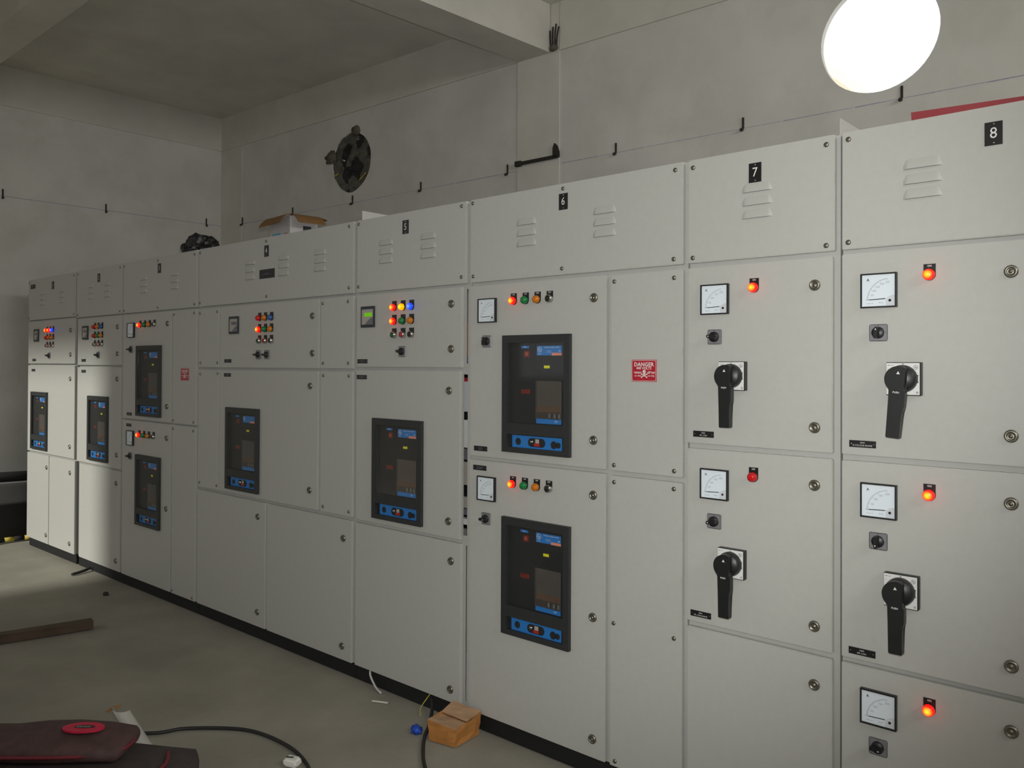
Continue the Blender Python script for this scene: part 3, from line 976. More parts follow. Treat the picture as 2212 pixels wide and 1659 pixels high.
# ---- cubicle 7
c7 = cubicle('grey switchgear cubicle with number plate 7, one lamp glowing and one lamp dark', -1.368, -0.878, [
    ('cover', -1.364, -0.890, TC, TOP), ('door', -1.364, -0.896, 1.214, 1.781), ('door', -1.364, -0.896, 0.639, 1.197), ('door', -1.364, -0.896, 0.073, 0.622)])
number_plate(c7, -1.133, 2.059, '7')
louvers(c7, -1.127)
for x in (-1.347, -0.914):
    for z in (2.107, 1.814):
        screw(c7, x, z)
ammeter(c7, -1.266, 1.675, 200)
ammeter(c7, -1.266, 1.089, 200)
selector(c7, -1.268, 1.556, R(-80))
selector(c7, -1.268, 0.971, R(-100))
indicator(c7, -1.135, 1.734, 'R', 'ON')
indicator(c7, -1.136, 1.153, 'r', 'ON')
for z in (1.701, 1.285, 1.117, 0.707, 0.537, 0.13):
    lock(c7, -0.947, z)
rotary_handle(c7, -1.201, 1.433, 0)
rotary_handle(c7, -1.202, 0.851, 0)
nameplate(c7, -1.307, 1.245, ('200A', 'VFL. CON'))
nameplate(c7, -1.315, 0.667, ('200A', 'VFL. CON KRANE'))

# ---- cubicle 6
c6 = cubicle('wide grey switchgear cubicle with number plate 6 and two breaker fronts beside a danger plate', -2.364, -1.372, [
    ('cover', -2.358, -1.384, TC, TOP), ('door', -2.358, -1.689, 1.098, 1.782), ('door', -2.358, -1.689, 0.073, 1.083),
    ('cover', -1.668, -1.384, 1.098, 1.780), ('cover', -1.668, -1.384, 0.073, 1.080)])
number_plate(c6, -1.881, 2.066, '6')
louvers(c6, -2.060)
louvers(c6, -1.697)
for x, z in ((-2.346, 2.118), (-1.883, 2.114), (-1.413, 2.110), (-2.342, 1.822), (-1.887, 1.820), (-1.418, 1.816),
             (-1.654, 1.757), (-1.416, 1.754), (-1.653, 1.117), (-1.414, 1.117), (-1.652, 1.058), (-1.415, 1.058), (-1.652, 0.568), (-1.413, 0.568), (-1.645, 0.092), (-1.413, 0.092)):
    screw(c6, x, z)
for zt, zm, zs, zb in ((1.741, 1.680, 1.558, 1.354), (1.035, 0.974, 0.854, 0.653)):
    ammeter(c6, -2.259, zm, 250)
    selector(c6, -2.264, zs, 0.0 if zs > 1 else R(90))
    for k, t, x in zip('Rgak', ('ON', 'OFF', 'TRIP', 'TEST'), (-2.122, -2.061, -2.002, -1.943)):
        indicator(c6, x, zt, k, t)
    breaker(c6, -2.004, zb)
for z in (1.705, 1.198, 1.003, 0.570, 0.140):
    lock(c6, -1.741, z)
nameplate(c6, -2.296, 1.130, seed=21)
nameplate(c6, -2.300, 1.053, seed=22)
danger_sign(c6, -1.531, 1.447)

# ---- cubicle 5, its doors not quite shut: a slot of the inside shows along their right edges
c5 = cubicle('grey switchgear cubicle with number plate 5, lit red, yellow and blue lamps and green display', -3.108, -2.367, [
    ('cover', -3.100, -2.384, TC, TOP), ('door', -3.100, -2.408, 1.453, 1.784), ('door', -3.100, -2.414, 0.747, 1.438), ('door', -3.100, -2.406, 0.073, 0.732)],
    slots=((-2.413, -2.388, 0.09, 0.725), (-2.413, -2.388, 0.765, 1.425), (-2.413, -2.388, 1.47, 1.775)), fill=((-2.413, -2.396, 0.09, 0.725), (-2.413, -2.397, 1.47, 1.775)))
number_plate(c5, -2.757, 2.067, '5')
louvers(c5, -2.890)
louvers(c5, -2.612)
for x in (-3.086, -2.410):
    for z in (2.115, 1.824):
        screw(c5, x, z)
relay(c5, -3.010, 1.682)
for zt, kinds in ((1.746, 'RYB'), (1.685, 'Rga'), (1.625, 'qpk')):
    for x, k in zip((-2.829, -2.770, -2.714), kinds):
        indicator(c5, x, zt, k)
selector(c5, -2.775, 1.522, R(-80))
for z in (1.717, 1.530):
    lock(c5, -2.468, z)
for z in (1.357, 0.816):
    lock(c5, -2.479, z)
for z in (0.654, 0.126):
    lock(c5, -2.463, z)
breaker(c5, -2.799, 0.998)
nameplate(c5, -3.053, 1.479, seed=23)
nameplate(c5, -3.057, 1.406, seed=24)
# what shows inside through the slot
for nm, z0, z1, m in (('orange_wire', 1.50, 1.64, M_ORANGE), ('terminal_block', 1.475, 1.50, M_LBLUE), ('terminal_block', 1.395, 1.41, M_CAPRED), ('contactor', 1.27, 1.395, M_DIALGREY),
                      ('contactor', 1.24, 1.27, M_BLACK), ('terminal_block', 1.12, 1.235, M_WHITE), ('contactor', 1.07, 1.115, M_RELAYD), ('wiring_duct', 0.965, 1.06, M_RELAY),
                      ('contactor', 0.92, 0.96, M_BLACK), ('wiring_duct', 0.87, 0.915, M_RELAY), ('contactor', 0.84, 0.866, M_RELAYD), ('wiring_duct', 0.80, 0.825, M_WHITE), ('wiring_duct', 0.15, 0.27, M_RELAYD)):
    obj(nm, box_mesh(0.10, 0.03, z1 - z0), m, c5, (-2.455, 0.055, (z0 + z1) / 2))

# ---- cubicle 4
c4 = cubicle('widest grey switchgear cubicle, carton on its roof, with nine small lamps over one breaker front', -4.590, -3.112, [
    ('cover', -4.580, -3.124, TC, TOP), ('cover', -4.580, -4.350, 1.444, 1.785), ('cover', -4.580, -4.350, 0.751, 1.430),
    ('door', -4.338, -3.394, 1.444, 1.785), ('door', -4.338, -3.398, 0.751, 1.430), ('cover', -3.378, -3.124, 1.444, 1.785), ('cover', -3.378, -3.124, 0.751, 1.430),
    ('door', -4.580, -3.860, 0.073, 0.734), ('door', -3.843, -3.124, 0.073, 0.734)])
number_plate(c4, -3.864, 2.060, '4')
for x in (-4.025, -3.705, -3.389):
    louvers(c4, x)
nameplate(c4, -3.858, 1.940, wd=.144, ht=.048, seed=31)
for x, z in ((-3.158, 2.113), (-3.158, 1.824), (-3.868, 2.112), (-3.862, 1.821), (-4.566, 2.111), (-4.566, 1.818),
             (-3.363, 1.760), (-3.164, 1.760), (-3.358, 1.470), (-3.160, 1.470), (-3.355, 1.410), (-3.154, 1.410), (-3.352, 0.776), (-3.149, 0.774),
             (-4.564, 1.758), (-4.368, 1.760), (-4.555, 1.470), (-4.362, 1.470), (-4.556, 1.405), (-4.358, 1.410), (-4.556, 0.776), (-4.362, 0.776)):
    screw(c4, x, z)
relay(c4, -4.180, 1.678, False)
for zt, kinds in ((1.737, 'rab'), (1.677, 'Rga'), (1.617, 'qpk')):
    for x, k in zip((-3.925, -3.868, -3.811), kinds):
        indicator(c4, x, zt, k)
for x in (-3.935, -3.853):
    selector(c4, x, 1.514, R(-90))
for x, z in ((-3.448, 1.703), (-3.447, 1.519), (-3.463, 1.357), (-3.465, 0.843), (-3.931, 0.654), (-3.930, 0.150), (-3.189, 0.645), (-3.195, 0.138)):
    lock(c4, x, z)
breaker(c4, -4.083, 1.000, False)
nameplate(c4, -4.249, 1.481, seed=25)
nameplate(c4, -4.252, 1.403, seed=26)

# ---- cubicle 3
c3 = cubicle('grey switchgear cubicle under the black bundle, with two breaker fronts one above the other', -5.604, -4.593, [
    ('cover', -5.596, -4.604, TC, TOP), ('door', -5.596, -4.915, 1.103, 1.787), ('door', -5.596, -4.915, 0.073, 1.094), ('cover', -4.898, -4.604, 1.103, 1.787), ('cover', -4.898, -4.604, 0.073, 1.094)])
number_plate(c3, -5.080, 2.060, '3')
louvers(c3, -5.30)
louvers(c3, -4.88)
corner_screws(c3, -5.596, -4.604, TC, TOP, mid=True)
corner_screws(c3, -4.898, -4.604, 1.103, 1.787)
corner_screws(c3, -4.898, -4.604, 0.073, 1.094)
for zt, zm, zs, zb in ((1.741, 1.682, 1.557, 1.354), (1.035, 0.978, 0.861, 0.655)):
    ammeter(c3, -5.465, zm, 250)
    selector(c3, -5.470, zs, R(-90))
    for k, x in zip('Rgak', (-5.338, -5.270, -5.205, -5.140)):
        indicator(c3, x, zt, k)
    breaker(c3, -5.205, zb, False)
for z in (1.711, 1.201, 1.006, 0.573):
    lock(c3, -4.968, z)
nameplate(c3, -5.490, 1.134, seed=27)
nameplate(c3, -5.495, 1.061, seed=28)
danger_sign(c3, -4.742, 1.401)

# ---- cubicle 2
c2 = cubicle('narrow grey switchgear cubicle half in sunlight, all nine of its small lamps dark', -6.352, -5.607, [
    ('cover', -6.378, -5.617, TC, TOP), ('door', -6.350, -5.622, 1.452, 1.787), ('door', -6.350, -5.622, 0.757, 1.438), ('door', -6.300, -5.622, 0.073, 0.745)],
    slots=((-6.345, -6.305, 0.09, 0.74),))
number_plate(c2, -5.990, 2.062, '2')
louvers(c2, -6.13)
louvers(c2, -5.85)
corner_screws(c2, -6.368, -5.617, TC, TOP)
relay(c2, -6.205, 1.683, False)
for zt, kinds in ((1.749, 'rab'), (1.687, 'rga'), (1.627, 'qpk')):
    for x, k in zip((-6.045, -5.985, -5.925), kinds):
        indicator(c2, x, zt, k)
selector(c2, -5.985, 1.523, R(-80))
breaker(c2, -5.972, 1.012, False)
for z in (1.71, 1.53, 1.36, 0.85, 0.66, 0.14):
    lock(c2, -5.68, z)
nameplate(c2, -6.239, 1.486, seed=29)
nameplate(c2, -6.238, 1.408, seed=30)

# ---- cubicle 1
c1 = cubicle('sunlit grey switchgear cubicle at the end of the row beside the far wall', -7.352, -6.396, [
    ('cover', -7.350, -6.398, TC + .01, TOP), ('door', -7.350, -6.400, 1.461, 1.797), ('door', -7.350, -6.400, 0.765, 1.449), ('door', -7.350, -6.888, 0.073, 0.752), ('door', -6.878, -6.385, 0.073, 0.752)])
number_plate(c1, -6.835, 2.061, '1')
nameplate(c1, -7.255, 2.075, wd=.10, ht=.034, seed=33)
louvers(c1, -7.05)
louvers(c1, -6.66)
corner_screws(c1, -7.350, -6.398, TC + .01, TOP)
relay(c1, -7.160, 1.684, False)
for zt, kinds in ((1.747, 'RRB'), (1.690, 'raa'), (1.630, 'qpk')):
    for x, k in zip((-6.94, -6.88, -6.82), kinds):
        indicator(c1, x, zt, k)
selector(c1, -6.895, 1.524, R(-80))
breaker(c1, -7.080, 1.014, False)
for x, z in ((-6.48, 1.709), (-6.48, 1.529), (-6.48, 1.35), (-6.48, 0.85), (-6.93, 0.66), (-6.93, 0.14), (-6.47, 0.66), (-6.47, 0.14)):
    lock(c1, x, z)
nameplate(c1, -7.216, 1.490, seed=34)
nameplate(c1, -7.229, 1.409, seed=35)

# upstanding joint flanges on the roofs at the transport joints
for c, x in ((c7, -0.883), (c5, -3.090)):
    bm = bmesh.new(); abox(bm, x, x + 0.004, 0.02, DEPTH - .3, TOP, TOP + 0.048)
    obj('joint_flange', finish(bm, 'joint_flange'), M_FRAME, c, (0, 0, 0))

# ------------------------------------------------------------------ things on the roof of the row
# open carton on cubicle 4
ct = thing('open_carton', 'open printed carton with drooping brown flaps on the cabinet roof', 'carton', (-4.0, 0.30, TOP))
CX = -4.0
def carton_body(wx, wy, h, t=0.005):
    bm = bmesh.new()
    abox(bm, -wx / 2, wx / 2, -wy / 2, -wy / 2 + t, 0, h)
    abox(bm, -wx / 2, wx / 2, wy / 2 - t, wy / 2, 0, h)
    abox(bm, -wx / 2, -wx / 2 + t, -wy / 2 + t, wy / 2 - t, 0, h)
    abox(bm, wx / 2 - t, wx / 2, -wy / 2 + t, wy / 2 - t, 0, h)
    abox(bm, -wx / 2 + t, wx / 2 - t, -wy / 2 + t, wy / 2 - t, 0, t)
    return finish(bm, 'body')
CW, CD, CH = 0.24, 0.17, 0.156
obj('body', carton_body(CW, CD, CH), M_CARTONW, ct, (-4.0, 0.30, TOP))
def flap(L, Dp, droop, n=6):
    """hinged at the origin along x, falling outward along -y"""
    bm = bmesh.new()
    rows = []
    for i in range(n + 1):
        t = i / n
        y = -Dp * math.sin(min(1, t) * 1.0) * .95
        zz = 0.01 - droop * t ** 1.6
        rows.append([bm.verts.new((x, y, zz + dz)) for x, dz in ((-L / 2, 0), (L / 2, 0), (L / 2, .004), (-L / 2, .004))])
    for a, b in zip(rows, rows[1:]):
        for k in range(4):
            bm.faces.new((a[k], a[(k + 1) % 4], b[(k + 1) % 4], b[k]))
    bm.faces.new(rows[0]); bm.faces.new(rows[-1][::-1])
    return finish(bm, 'flap')
obj('flap', flap(CW + .02, 0.08, 0.055), M_CARTB, ct, (-4.0, 0.30 - CD / 2, TOP + CH - .004))
obj('flap', flap(CD, 0.12, 0.055), M_CARTB, ct, (-4.0 + CW / 2, 0.30, TOP + CH - .004), (0, 0, R(90)))
obj('flap', flap(CD, 0.10, 0.02), M_CARTB, ct, (-4.0 - CW / 2, 0.30, TOP + CH - .004), (0, 0, R(-90)))
obj('flap', flap(CW, 0.08, 0.01), M_CARTB, ct, (-4.0, 0.30 + CD / 2, TOP + CH - .004), (0, 0, R(180)))
obj('printed_panel', box_mesh(.10, .001, .018), M_PRBLUE, ct, (-4.04, 0.30 - CD / 2 - .001, TOP + .062))
obj('printed_panel', box_mesh(.05, .001, .016), M_PRRED, ct, (-3.93, 0.30 - CD / 2 - .001, TOP + .055))
obj('printed_panel', box_mesh(.05, .001, .07), M_RELAYF, ct, (-4.0 + CW / 2 + .001, 0.32, TOP + .07), (0, 0, R(90)))
ct.rotation_euler = (0, 0, R(-6))
ct.location.x -= 0.07

def crumple(sx, sy, sz, seed):
    bm = bmesh.new()
    bmesh.ops.create_icosphere(bm, subdivisions=4, radius=1.0)
    for v in bm.verts:
        n = noise.noise(v.co * 1.8 + Vector((seed, 0, 0))) * .3 + abs(noise.noise(v.co * 4 + Vector((0, seed, 0)))) * .22
        v.co = Vector((v.co.x * sx * (1 + n), v.co.y * sy * (1 + n), max(0, (v.co.z + .35)) * sz * (1 + n)))
    return finish(bm, 'crumple')
tag(obj('polythene_bundle', crumple(.105, .10, .098, 2.0), M_BAGPL, None, (-4.87, 0.17, TOP)), 'crumpled black polythene bundle lying on the cabinet roof', 'plastic bundle')

# red folded strip on cubicle 8
rs = thing('red_strip', 'long red folded sheet strip lying on the cabinet roof', 'sheet strip', (-0.70, 0.06, TOP))
def strip(L):
    bm = bmesh.new()
    prof = [(0, 0), (0, .016), (-.010, .036), (-.006, .037), (.004, .017), (.004, .004), (.07, .004), (.07, 0)]
    a = [bm.verts.new((0, y, z)) for y, z in prof]
    b = [bm.verts.new((L, y, z)) for y, z in prof]
    bm.faces.new(a); bm.faces.new(b[::-1])
    for i in range(len(prof)):
        bm.faces.new((a[i], b[i], b[(i + 1) % len(prof)], a[(i + 1) % len(prof)]))
    return finish(bm, 'sheet')
obj('sheet', strip(.58), M_REDSHEET, rs, (-0.70, 0.06, TOP))
obj('white_line', cached('rsline', lambda: flat([rect(.08, .58, .0135, .0150)], 'white_line')), M_PAPER, rs, (-0.70, 0.0592, TOP))
rs.rotation_euler = (0, 0, R(9))

# ------------------------------------------------------------------ fixings on the walls
def clip_mesh():
    def fn():
        bm = bmesh.new()
        abox(bm, -.006, .006, -.010, 0, -.012, .055)
        bmesh.ops.bevel(bm, geom=list(bm.edges), offset=.002, segments=1, affect='EDGES')
        me = bmesh.ops.create_icosphere(bm, subdivisions=2, radius=.011, matrix=Matrix.Translation((-.003, -.022, -.022)))
        abox(bm, -.0035, .0035, -.024, -.004, -.024, -.010)
        return finish(bm, 'clip')
    return cached('clip', fn)
def stub(loc, ang, where):
    tag(obj('wall_stub', clip_mesh(), M_RUST, None, loc, (0, 0, ang)), 'small dark metal fixing stub ' + where, 'wall fixing', 'fixing stubs along the chalk line')
for u, where in ((-1.365, 'on the wall just under the bright round opening'), (-2.25, 'on the wall over the cubicle with one lamp dark'),
                 (-3.145, 'on the wall above the DANGER plate of cubicle 6'), (-4.09, 'on the wall next to the dark bracket bar'),
                 (-5.01, 'on the wall over the green display and lit yellow lamp'), (-5.87, 'on the wall just under the stuffed round opening'),
                 (-6.75, 'on the wall right behind the open carton'), (-7.60, 'between the open carton and the corner of the walls')):
    stub(wpt(u, 2.893), WANG, where)
for y, where in ((1.86, 'on the far end wall next to the corner'), (0.86, 'on the far end wall, second from the corner'), (0.0, 'on the far end wall, third from the corner')):
    stub((LX, y, 2.905), R(90), where)

br = thing('wall_bracket', 'dark steel angle bracket bar with upright fin fixed to the wall column', 'bracket', wpt(-3.80, 2.93, .022))
def bracket():
    bm = bmesh.new()
    abox(bm, -.165, .19, -.018, 0, -.014, .010)
    abox(bm, -.19, -.135, -.026, 0, -.022, .016)
    bmesh.ops.bevel(bm, geom=list(bm.edges), offset=.003, segments=1, affect='EDGES')
    return finish(bm, 'bar')
b0 = obj('bar', bracket(), M_RUST, br, wpt(-3.80, 2.93, .022), (0, 0, WANG))
obj('fin', prism([(.150, -.010), (.205, -.010), (.205, .030), (.185, .075), (.165, .095), (.150, .060)][::-1], -.018, 0, 'fin', .002), M_RUST, br, wpt(-3.80, 2.93, .022), (0, 0, WANG))

rb = thing('rebar_bundle', 'rusty stubs of reinforcing bars left against the wall beam', 'rebar', wpt(-3.652, 3.70, .026))
for k, (dx, h) in enumerate(((-.030, .13), (-.008, .15), (.016, .165), (.036, .14))):
    obj('rod', tube_mesh([(dx * .7, 0, -.01), (dx * .9, -.003, h * .5), (dx * 1.2, .004, h)], .006, 7, 'rod', 4), M_RUST, rb, wpt(-3.652, 3.70, .026))
obj('mortar', lump(.034, .018, .024, 7, .3), M_LUMP, rb, wpt(-3.652, 3.70, .026))

# plastic stuffed in the closed round opening
hp = wpt(-5.905, 3.245)
st = thing('opening_stuffing', 'crumpled grey plastic stuffed into the closed round wall opening', 'plastic bundle', (hp.x, hp.y + .10, hp.z))
def stuffing():
    bm = bmesh.new()
    rings, n, m = [], 56, 20
    for k in range(m + 1):
        r = .270 * k / m
        ring = []
        for i in range(n):
            t = 2 * math.pi * i / n
            x, z = r * math.cos(t), r * math.sin(t)
            q = Vector((x * 9, z * 9, 2.0))
            f = abs(noise.noise(q)) * .075 + abs(noise.noise(q * 2.3 + Vector((4, 0, 0)))) * .035
            ring.append(bm.verts.new((x, .004 + f * .34, z)))
        rings.append(ring)
    for a, b in zip(rings, rings[1:]):
        for i in range(n):
            f = bm.faces.new((a[i], b[i], b[(i + 1) % n], a[(i + 1) % n])); f.smooth = (i % 5 != 0)
    bmesh.ops.remove_doubles(bm, verts=bm.verts, dist=1e-5)
    for f in bm.faces:
        c = f.calc_center_median()
        f.material_index = 1 if noise.noise(Vector((c.x * 8 + 3, c.z * 8, 0))) > .02 else 0
    bmesh.ops.recalc_face_normals(bm, faces=bm.faces)
    return finish(bm, 'plastic_sheet')
obj('plastic_sheet', stuffing(), [M_FOIL, M_BAGPL], st, hp, (0, 0, WANG))
obj('binding_strip', tube_mesh([(-.235, .0, -.09), (-.16, .015, -.06), (-.08, .012, -.035)], .006, 6), M_CABLEY, st, hp)
obj('binding_strip', tube_mesh([(.13, .0, -.17), (.17, .008, -.14), (.21, .0, -.125)], .005, 6), M_CABLEY, st, hp)
obj('glint_foil', lump(.022, .008, .010, 3, .3), M_CHROME, st, (hp.x - .105, hp.y + .004, hp.z + .035), (0, R(25), 0))

# ------------------------------------------------------------------ things on the floor
bt = thing('timber_batten', 'dark timber batten lying on the cement floor', 'timber', (-4.9, -0.95, 0))
def plank():
    bm = bmesh.new()
    abox(bm, -.035, .035, -.95, .47, 0.0, .045)
    bmesh.ops.subdivide_edges(bm, edges=list(bm.edges), cuts=5)
    for v in bm.verts:
        v.co.x += .006 * noise.noise(v.co * 6)
        v.co.z = max(0.001, v.co.z + .006 * noise.noise(v.co * 5 + Vector((3, 0, 0))))
    return finish(bm, 'timber_batten')
bpy.data.objects.remove(bt)
tag(obj('timber_batten', plank(), M_WOOD, None, (-4.90, -0.955, 0), (0, 0, R(-13))), 'dark timber batten lying on the cement floor', 'timber')

tag(obj('floor_cable', tube_mesh([(-3.62, -1.25, .012), (-3.45, -1.08, .012), (-3.23, -.893, .010), (-3.177, -.778, .007), (-3.041, -.654, .007), (-2.922, -.602, .007), (-2.748, -.589, .007), (-2.607, -.612, .007), (-2.50, -.66, .007), (-2.42, -.76, .007)], .007), M_CABLE),
    'thin black cable curving over the floor from behind the bag', 'cable')
tag(obj('power_cable', tube_mesh([(-2.585, .010, .052), (-2.55, -.02, .030), (-2.481, -.099, .008), (-2.417, -.182, .008), (-2.335, -.266, .008), (-2.225, -.356, .008), (-2.0, -.50, .008)], .0075), M_CABLE),
    'black cable leaving the plinth and passing the small cardboard box', 'cable')
tag(obj('blue_wad', lump(.024, .020, .017, 3, .45, 3, 'blue_wad'), M_BLUEWAD, None, (-2.475, -.175, .014)), 'small crumpled blue plastic wad beside the cardboard box', 'plastic scrap')
tag(obj('yellow_wire', tube_mesh([(-2.60, .014, .066), (-2.612, .004, .045), (-2.61, -.03, .018), (-2.58, -.06, .004)], .0022, 6), M_CABLEY), 'thin yellow wire hanging out over the black plinth', 'wire')
tag(obj('white_wire', tube_mesh([(-3.00, .012, .066), (-2.985, .004, .045), (-2.93, -.010, .014), (-2.885, -.020, .006)], .005, 6), M_CABLEW), 'short white wire hanging out over the black plinth', 'wire')
tag(obj('paper_scrap', box_mesh(.075, .012, .003, .001, 1), M_PAPER, None, (-2.815, -.085, .002), (0, 0, R(25))), 'thin white paper sliver on the floor near the plinth', 'paper')
ps = thing('socket_plug', 'small white plug lying on the floor beside the curved cable', 'plug', (-2.60, -.66, 0))
obj('housing', box_mesh(.06, .045, .03, .009, 3), M_PAPER, ps, (-2.60, -.68, .016), (0, 0, R(20)))
obj('slot', box_mesh(.028, .004, .004, .001, 1), M_BLACK, ps, (-2.612, -.666, .0312), (R(90), 0, R(38)))
tag(obj('mortar_crumb', lump(.022, .016, .012, 6, .4), M_RUST, None, (-5.41, -.174, .006)), 'small dark crumb of mortar on the bare floor', 'rubble')
tag(obj('cable_offcut', tube_mesh([(-6.07, -.13, .008), (-6.09, -.07, .010), (-6.11, -.02, .014), (-6.115, .008, .024)], .010, 7), M_CABLE), 'short black cable offcut at the plinth of the narrow cubicle', 'cable')

# small cardboard box against the plinth
bx = thing('cardboard_box', 'small dented brown cardboard box on the floor against the plinth', 'box', (-2.33, -.10, 0))
def dented():
    bm = bmesh.new()
    base = [(-.060, -.085), (.060, -.062), (.048, .085), (-.075, .062)]
    topz = [.082, .070, .088, .092]
    n = len(base)
    lo = [bm.verts.new((x, y, 0.001)) for x, y in base]
    hi = [bm.verts.new((x * 1.08, y * 1.06, z)) for (x, y), z in zip(base, topz)]
    for i in range(n):
        bm.faces.new((lo[i], lo[(i + 1) % n], hi[(i + 1) % n], hi[i]))
    bm.faces.new(lo[::-1])
    bmesh.ops.subdivide_edges(bm, edges=list(bm.edges), cuts=3, use_grid_fill=True)
    for v in bm.verts:
        if v.co.z > .002:
            v.co += Vector((noise.noise(v.co * 22), noise.noise(v.co * 22 + Vector((5, 0, 0))), 0)) * .009
    me = finish(bm, 'body')
    return me
bo = obj('body', dented(), M_CARD, bx, (-2.33, -.10, 0))
def lid(poly):
    bm = bmesh.new()
    t = [bm.verts.new(p) for p in poly]
    f = bm.faces.new(t)
    bmesh.ops.subdivide_edges(bm, edges=list(bm.edges), cuts=3, use_grid_fill=True)
    for v in bm.verts:
        v.co.z += .006 * noise.noise(v.co * 25)
    r = bmesh.ops.extrude_face_region(bm, geom=list(bm.faces))
    for v in [e for e in r['geom'] if isinstance(e, bmesh.types.BMVert)]:
        v.co.z += .003
    return finish(bm, 'flap')
obj('flap', lid([(-.066, -.089, .080), (.064, -.066, .070), (.055, .010, .064), (-.072, -.005, .074)]), M_CARDIN, bx, (-2.33, -.10, 0))
obj('flap', lid([(-.072, -.005, .082), (.055, .008, .074), (.052, .090, .090), (-.080, .066, .104)]), M_CARDIN, bx, (-2.33, -.10, 0))

# dark travel bag
bag = thing('travel_bag', 'dark maroon travel bag with a red oval badge lying on the floor', 'bag', (-2.78, -1.42, 0))
def pillow(sx, sy, sz, r, seed, sub=2, amp=.01, sag=0.0):
    bm = bmesh.new()
    abox(bm, -sx / 2, sx / 2, -sy / 2, sy / 2, 0, sz)
    bmesh.ops.subdivide_edges(bm, edges=list(bm.edges), cuts=7, use_grid_fill=True)
    c = Vector((0, 0, sz / 2))
    ex, ey, ez = sx / 2 - r, sy / 2 - r, sz / 2 - min(r, sz / 2 * .95)
    rz = min(r, sz / 2 * .95)
    for v in bm.verts:
        p = v.co - c
        q = Vector((max(-ex, min(ex, p.x)), max(-ey, min(ey, p.y)), max(-ez, min(ez, p.z))))
        d = p - q
        if d.length > 1e-9:
            d = Vector((d.x / r, d.y / r, d.z / rz))
            d.normalize()
            p = q + Vector((d.x * r, d.y * r, d.z * rz))
        n = amp * noise.noise(p * 9 + Vector((seed, 0, 0)))
        v.co = p + c + Vector((n, n * .7, n)) + Vector((0, 0, -sag * (p.x / sx * 2) ** 2))
        v.co.z = max(0.0, v.co.z)
    for f in bm.faces:
        f.smooth = True
    return finish(bm, 'pillow')
BAGR = R(42)
BX, BY = -2.82, -1.44
def bp(dx, dy, z):
    return (BX + dx * math.cos(BAGR) - dy * math.sin(BAGR), BY + dx * math.sin(BAGR) + dy * math.cos(BAGR), z)
obj('body', pillow(.92, .40, .215, .085, 1.0, amp=.022), M_BAGD, bag, bp(0, 0, 0), (0, 0, BAGR))
obj('top_compartment', pillow(.82, .21, .070, .050, 4.0, amp=.012), M_BAG, bag, bp(-.15, .075, .214), (0, 0, BAGR))
obj('piping', tube_mesh([(-.40, -.135, .213), (-.1, -.140, .216), (.20, -.138, .214), (.36, -.10, .212), (.395, 0, .212), (.37, .09, .210)], .007, 6), M_BAGTRIM, bag, bp(0, 0, 0), (0, 0, BAGR))
obj('piping', tube_mesh([(-.40, -.106, .036), (-.1, -.108, .036), (.25, -.106, .036), (.385, -.07, .036), (.412, 0, .036), (.39, .06, .036)], .006, 6), M_BAGTRIM, bag, bp(-.15, .075, .214), (0, 0, BAGR))
obj('strap', tube_mesh([(-.46, .20, .10), (-.25, .22, .20), (.0, .215, .21), (.12, .20, .15)], .012, 6), M_BAGD, bag, bp(0, 0, 0), (0, 0, BAGR))
BZ = .294
obj('badge', cached('badge', lambda: prism(disc(0, 0, .066, 28, .036)[::-1], -.006, 0, 'badge')), M_BADGE, bag, bp(.10, .085, BZ - .006), (R(-90), 0, BAGR), label='red oval badge')
obj('badge_bar', cached('badgebar', lambda: prism(disc(.003, .001, .034, 20, .011)[::-1], -.0012, 0, 'badge_bar')), M_BLACK, bag, bp(.10, .085, BZ), (R(-90), 0, BAGR))
obj('badge_lettering', cached('badgelet', lambda: marks(.028, 1, .009, 41)), M_PAPER, bag, bp(.10, .083, BZ + .0016), (R(-90), 0, BAGR))
obj('buckle', box_mesh(.03, .012, .02, .003, 2), M_ZINC, bag, bp(-.20, -.19, .215), (0, 0, BAGR))

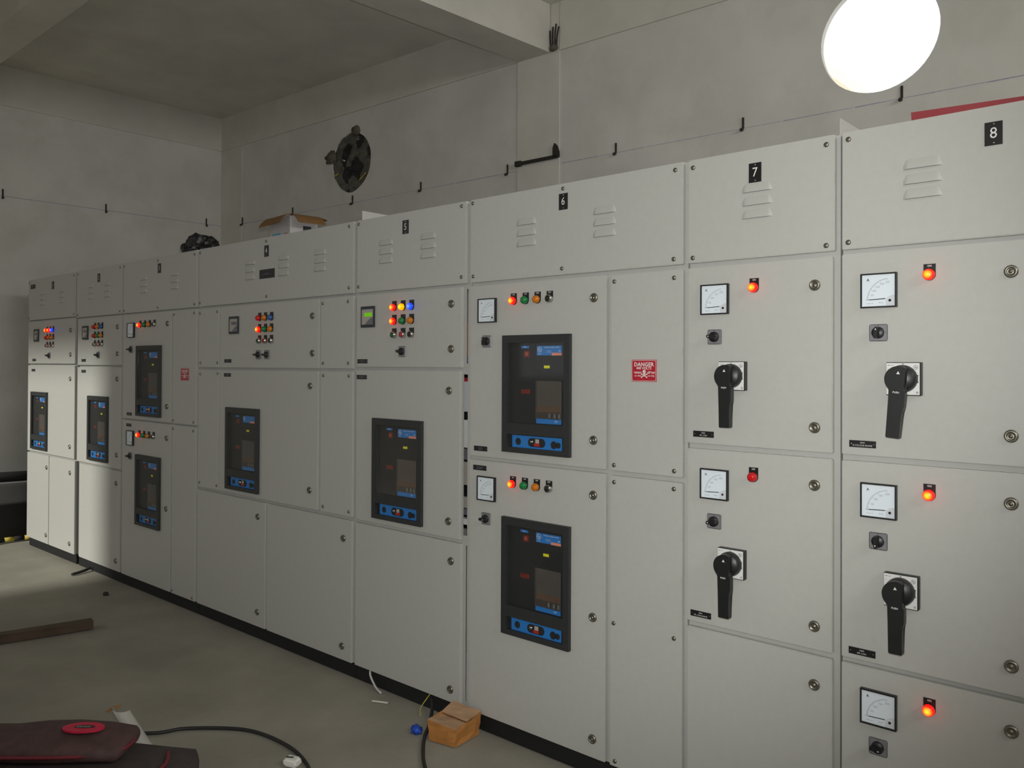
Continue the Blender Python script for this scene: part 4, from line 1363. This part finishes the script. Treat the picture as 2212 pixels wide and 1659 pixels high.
# white curled paper standing behind the bag
pr = thing('paper_roll', 'white curled paper sheet standing on the floor behind the bag', 'paper', (-3.12, -.98, 0))
def curl():
    bm = bmesh.new()
    n, rows = 14, []
    for k in range(5):
        t = k / 4
        rr = .036 * (1 - .15 * t)
        row = []
        for i in range(n + 1):
            a = R(-150 + 230 * i / n)
            row.append(bm.verts.new((rr * math.cos(a) - .070 * t, rr * math.sin(a) - .062 * t, .165 * t * (1 - .10 * i / n))))
        rows.append(row)
    for a, b in zip(rows, rows[1:]):
        for i in range(n):
            f = bm.faces.new((a[i], a[i + 1], b[i + 1], b[i])); f.smooth = True
    bmesh.ops.solidify(bm, geom=list(bm.faces), thickness=.0015)
    return finish(bm, 'sheet')
obj('sheet', curl(), M_PAPER, pr, (-3.12, -.965, 0.0))
obj('brown_corner', box_mesh(.05, .03, .004, .001, 1), M_CARD, pr, (-3.225, -1.045, .150), (0, R(-20), R(40)))

# far corner past the end of the row: low crate, slab, pole
cr = thing('low_crate', 'black low crate standing against the far wall past the end cubicle', 'crate', (-7.78, 0.05, 0))
bm = bmesh.new(); abox(bm, -7.99, -7.62, -.75, .75, .03, .30); obj('body', finish(bm, 'body'), M_MATTE, cr, (0, 0, 0))
for y in (-.6, 0.0, .6):
    bm = bmesh.new(); abox(bm, -7.98, -7.62, y - .04, y + .04, 0, .03); obj('skid', finish(bm, 'skid'), M_WOOD, cr, (0, 0, 0))
bm = bmesh.new(); abox(bm, -7.99, -7.63, -.72, .72, 0.30, .47)
bmesh.ops.bevel(bm, geom=list(bm.edges), offset=.012, segments=2, affect='EDGES')
tag(obj('concrete_slab', finish(bm, 'concrete_slab'), M_SLAB), 'grey concrete slab lying on the black crate by the far wall', 'slab')
tag(obj('dark_pole', tube_mesh([(-7.93, -.62, .512), (-7.68, .45, .512)], .040, 12, 'dark_pole', 1), M_MATTE), 'dark round pole lying on the concrete slab by the far wall', 'pole')
rp_ = thing('hazard_rope', 'yellow and black rope lying along the foot of the crate', 'rope', (-7.56, -.2, 0))
for k in range(10):
    obj('rope_strand', tube_mesh([(-7.545 + .03 * math.sin(k * .6), -.62 + k * .075, .022), (-7.545 + .03 * math.sin(k * .6 + .6), -.62 + (k + 1) * .075, .022)], .02, 8, 'rope_strand', 1), M_CABLEY if k % 2 else M_MATTE, rp_, (0, 0, 0))
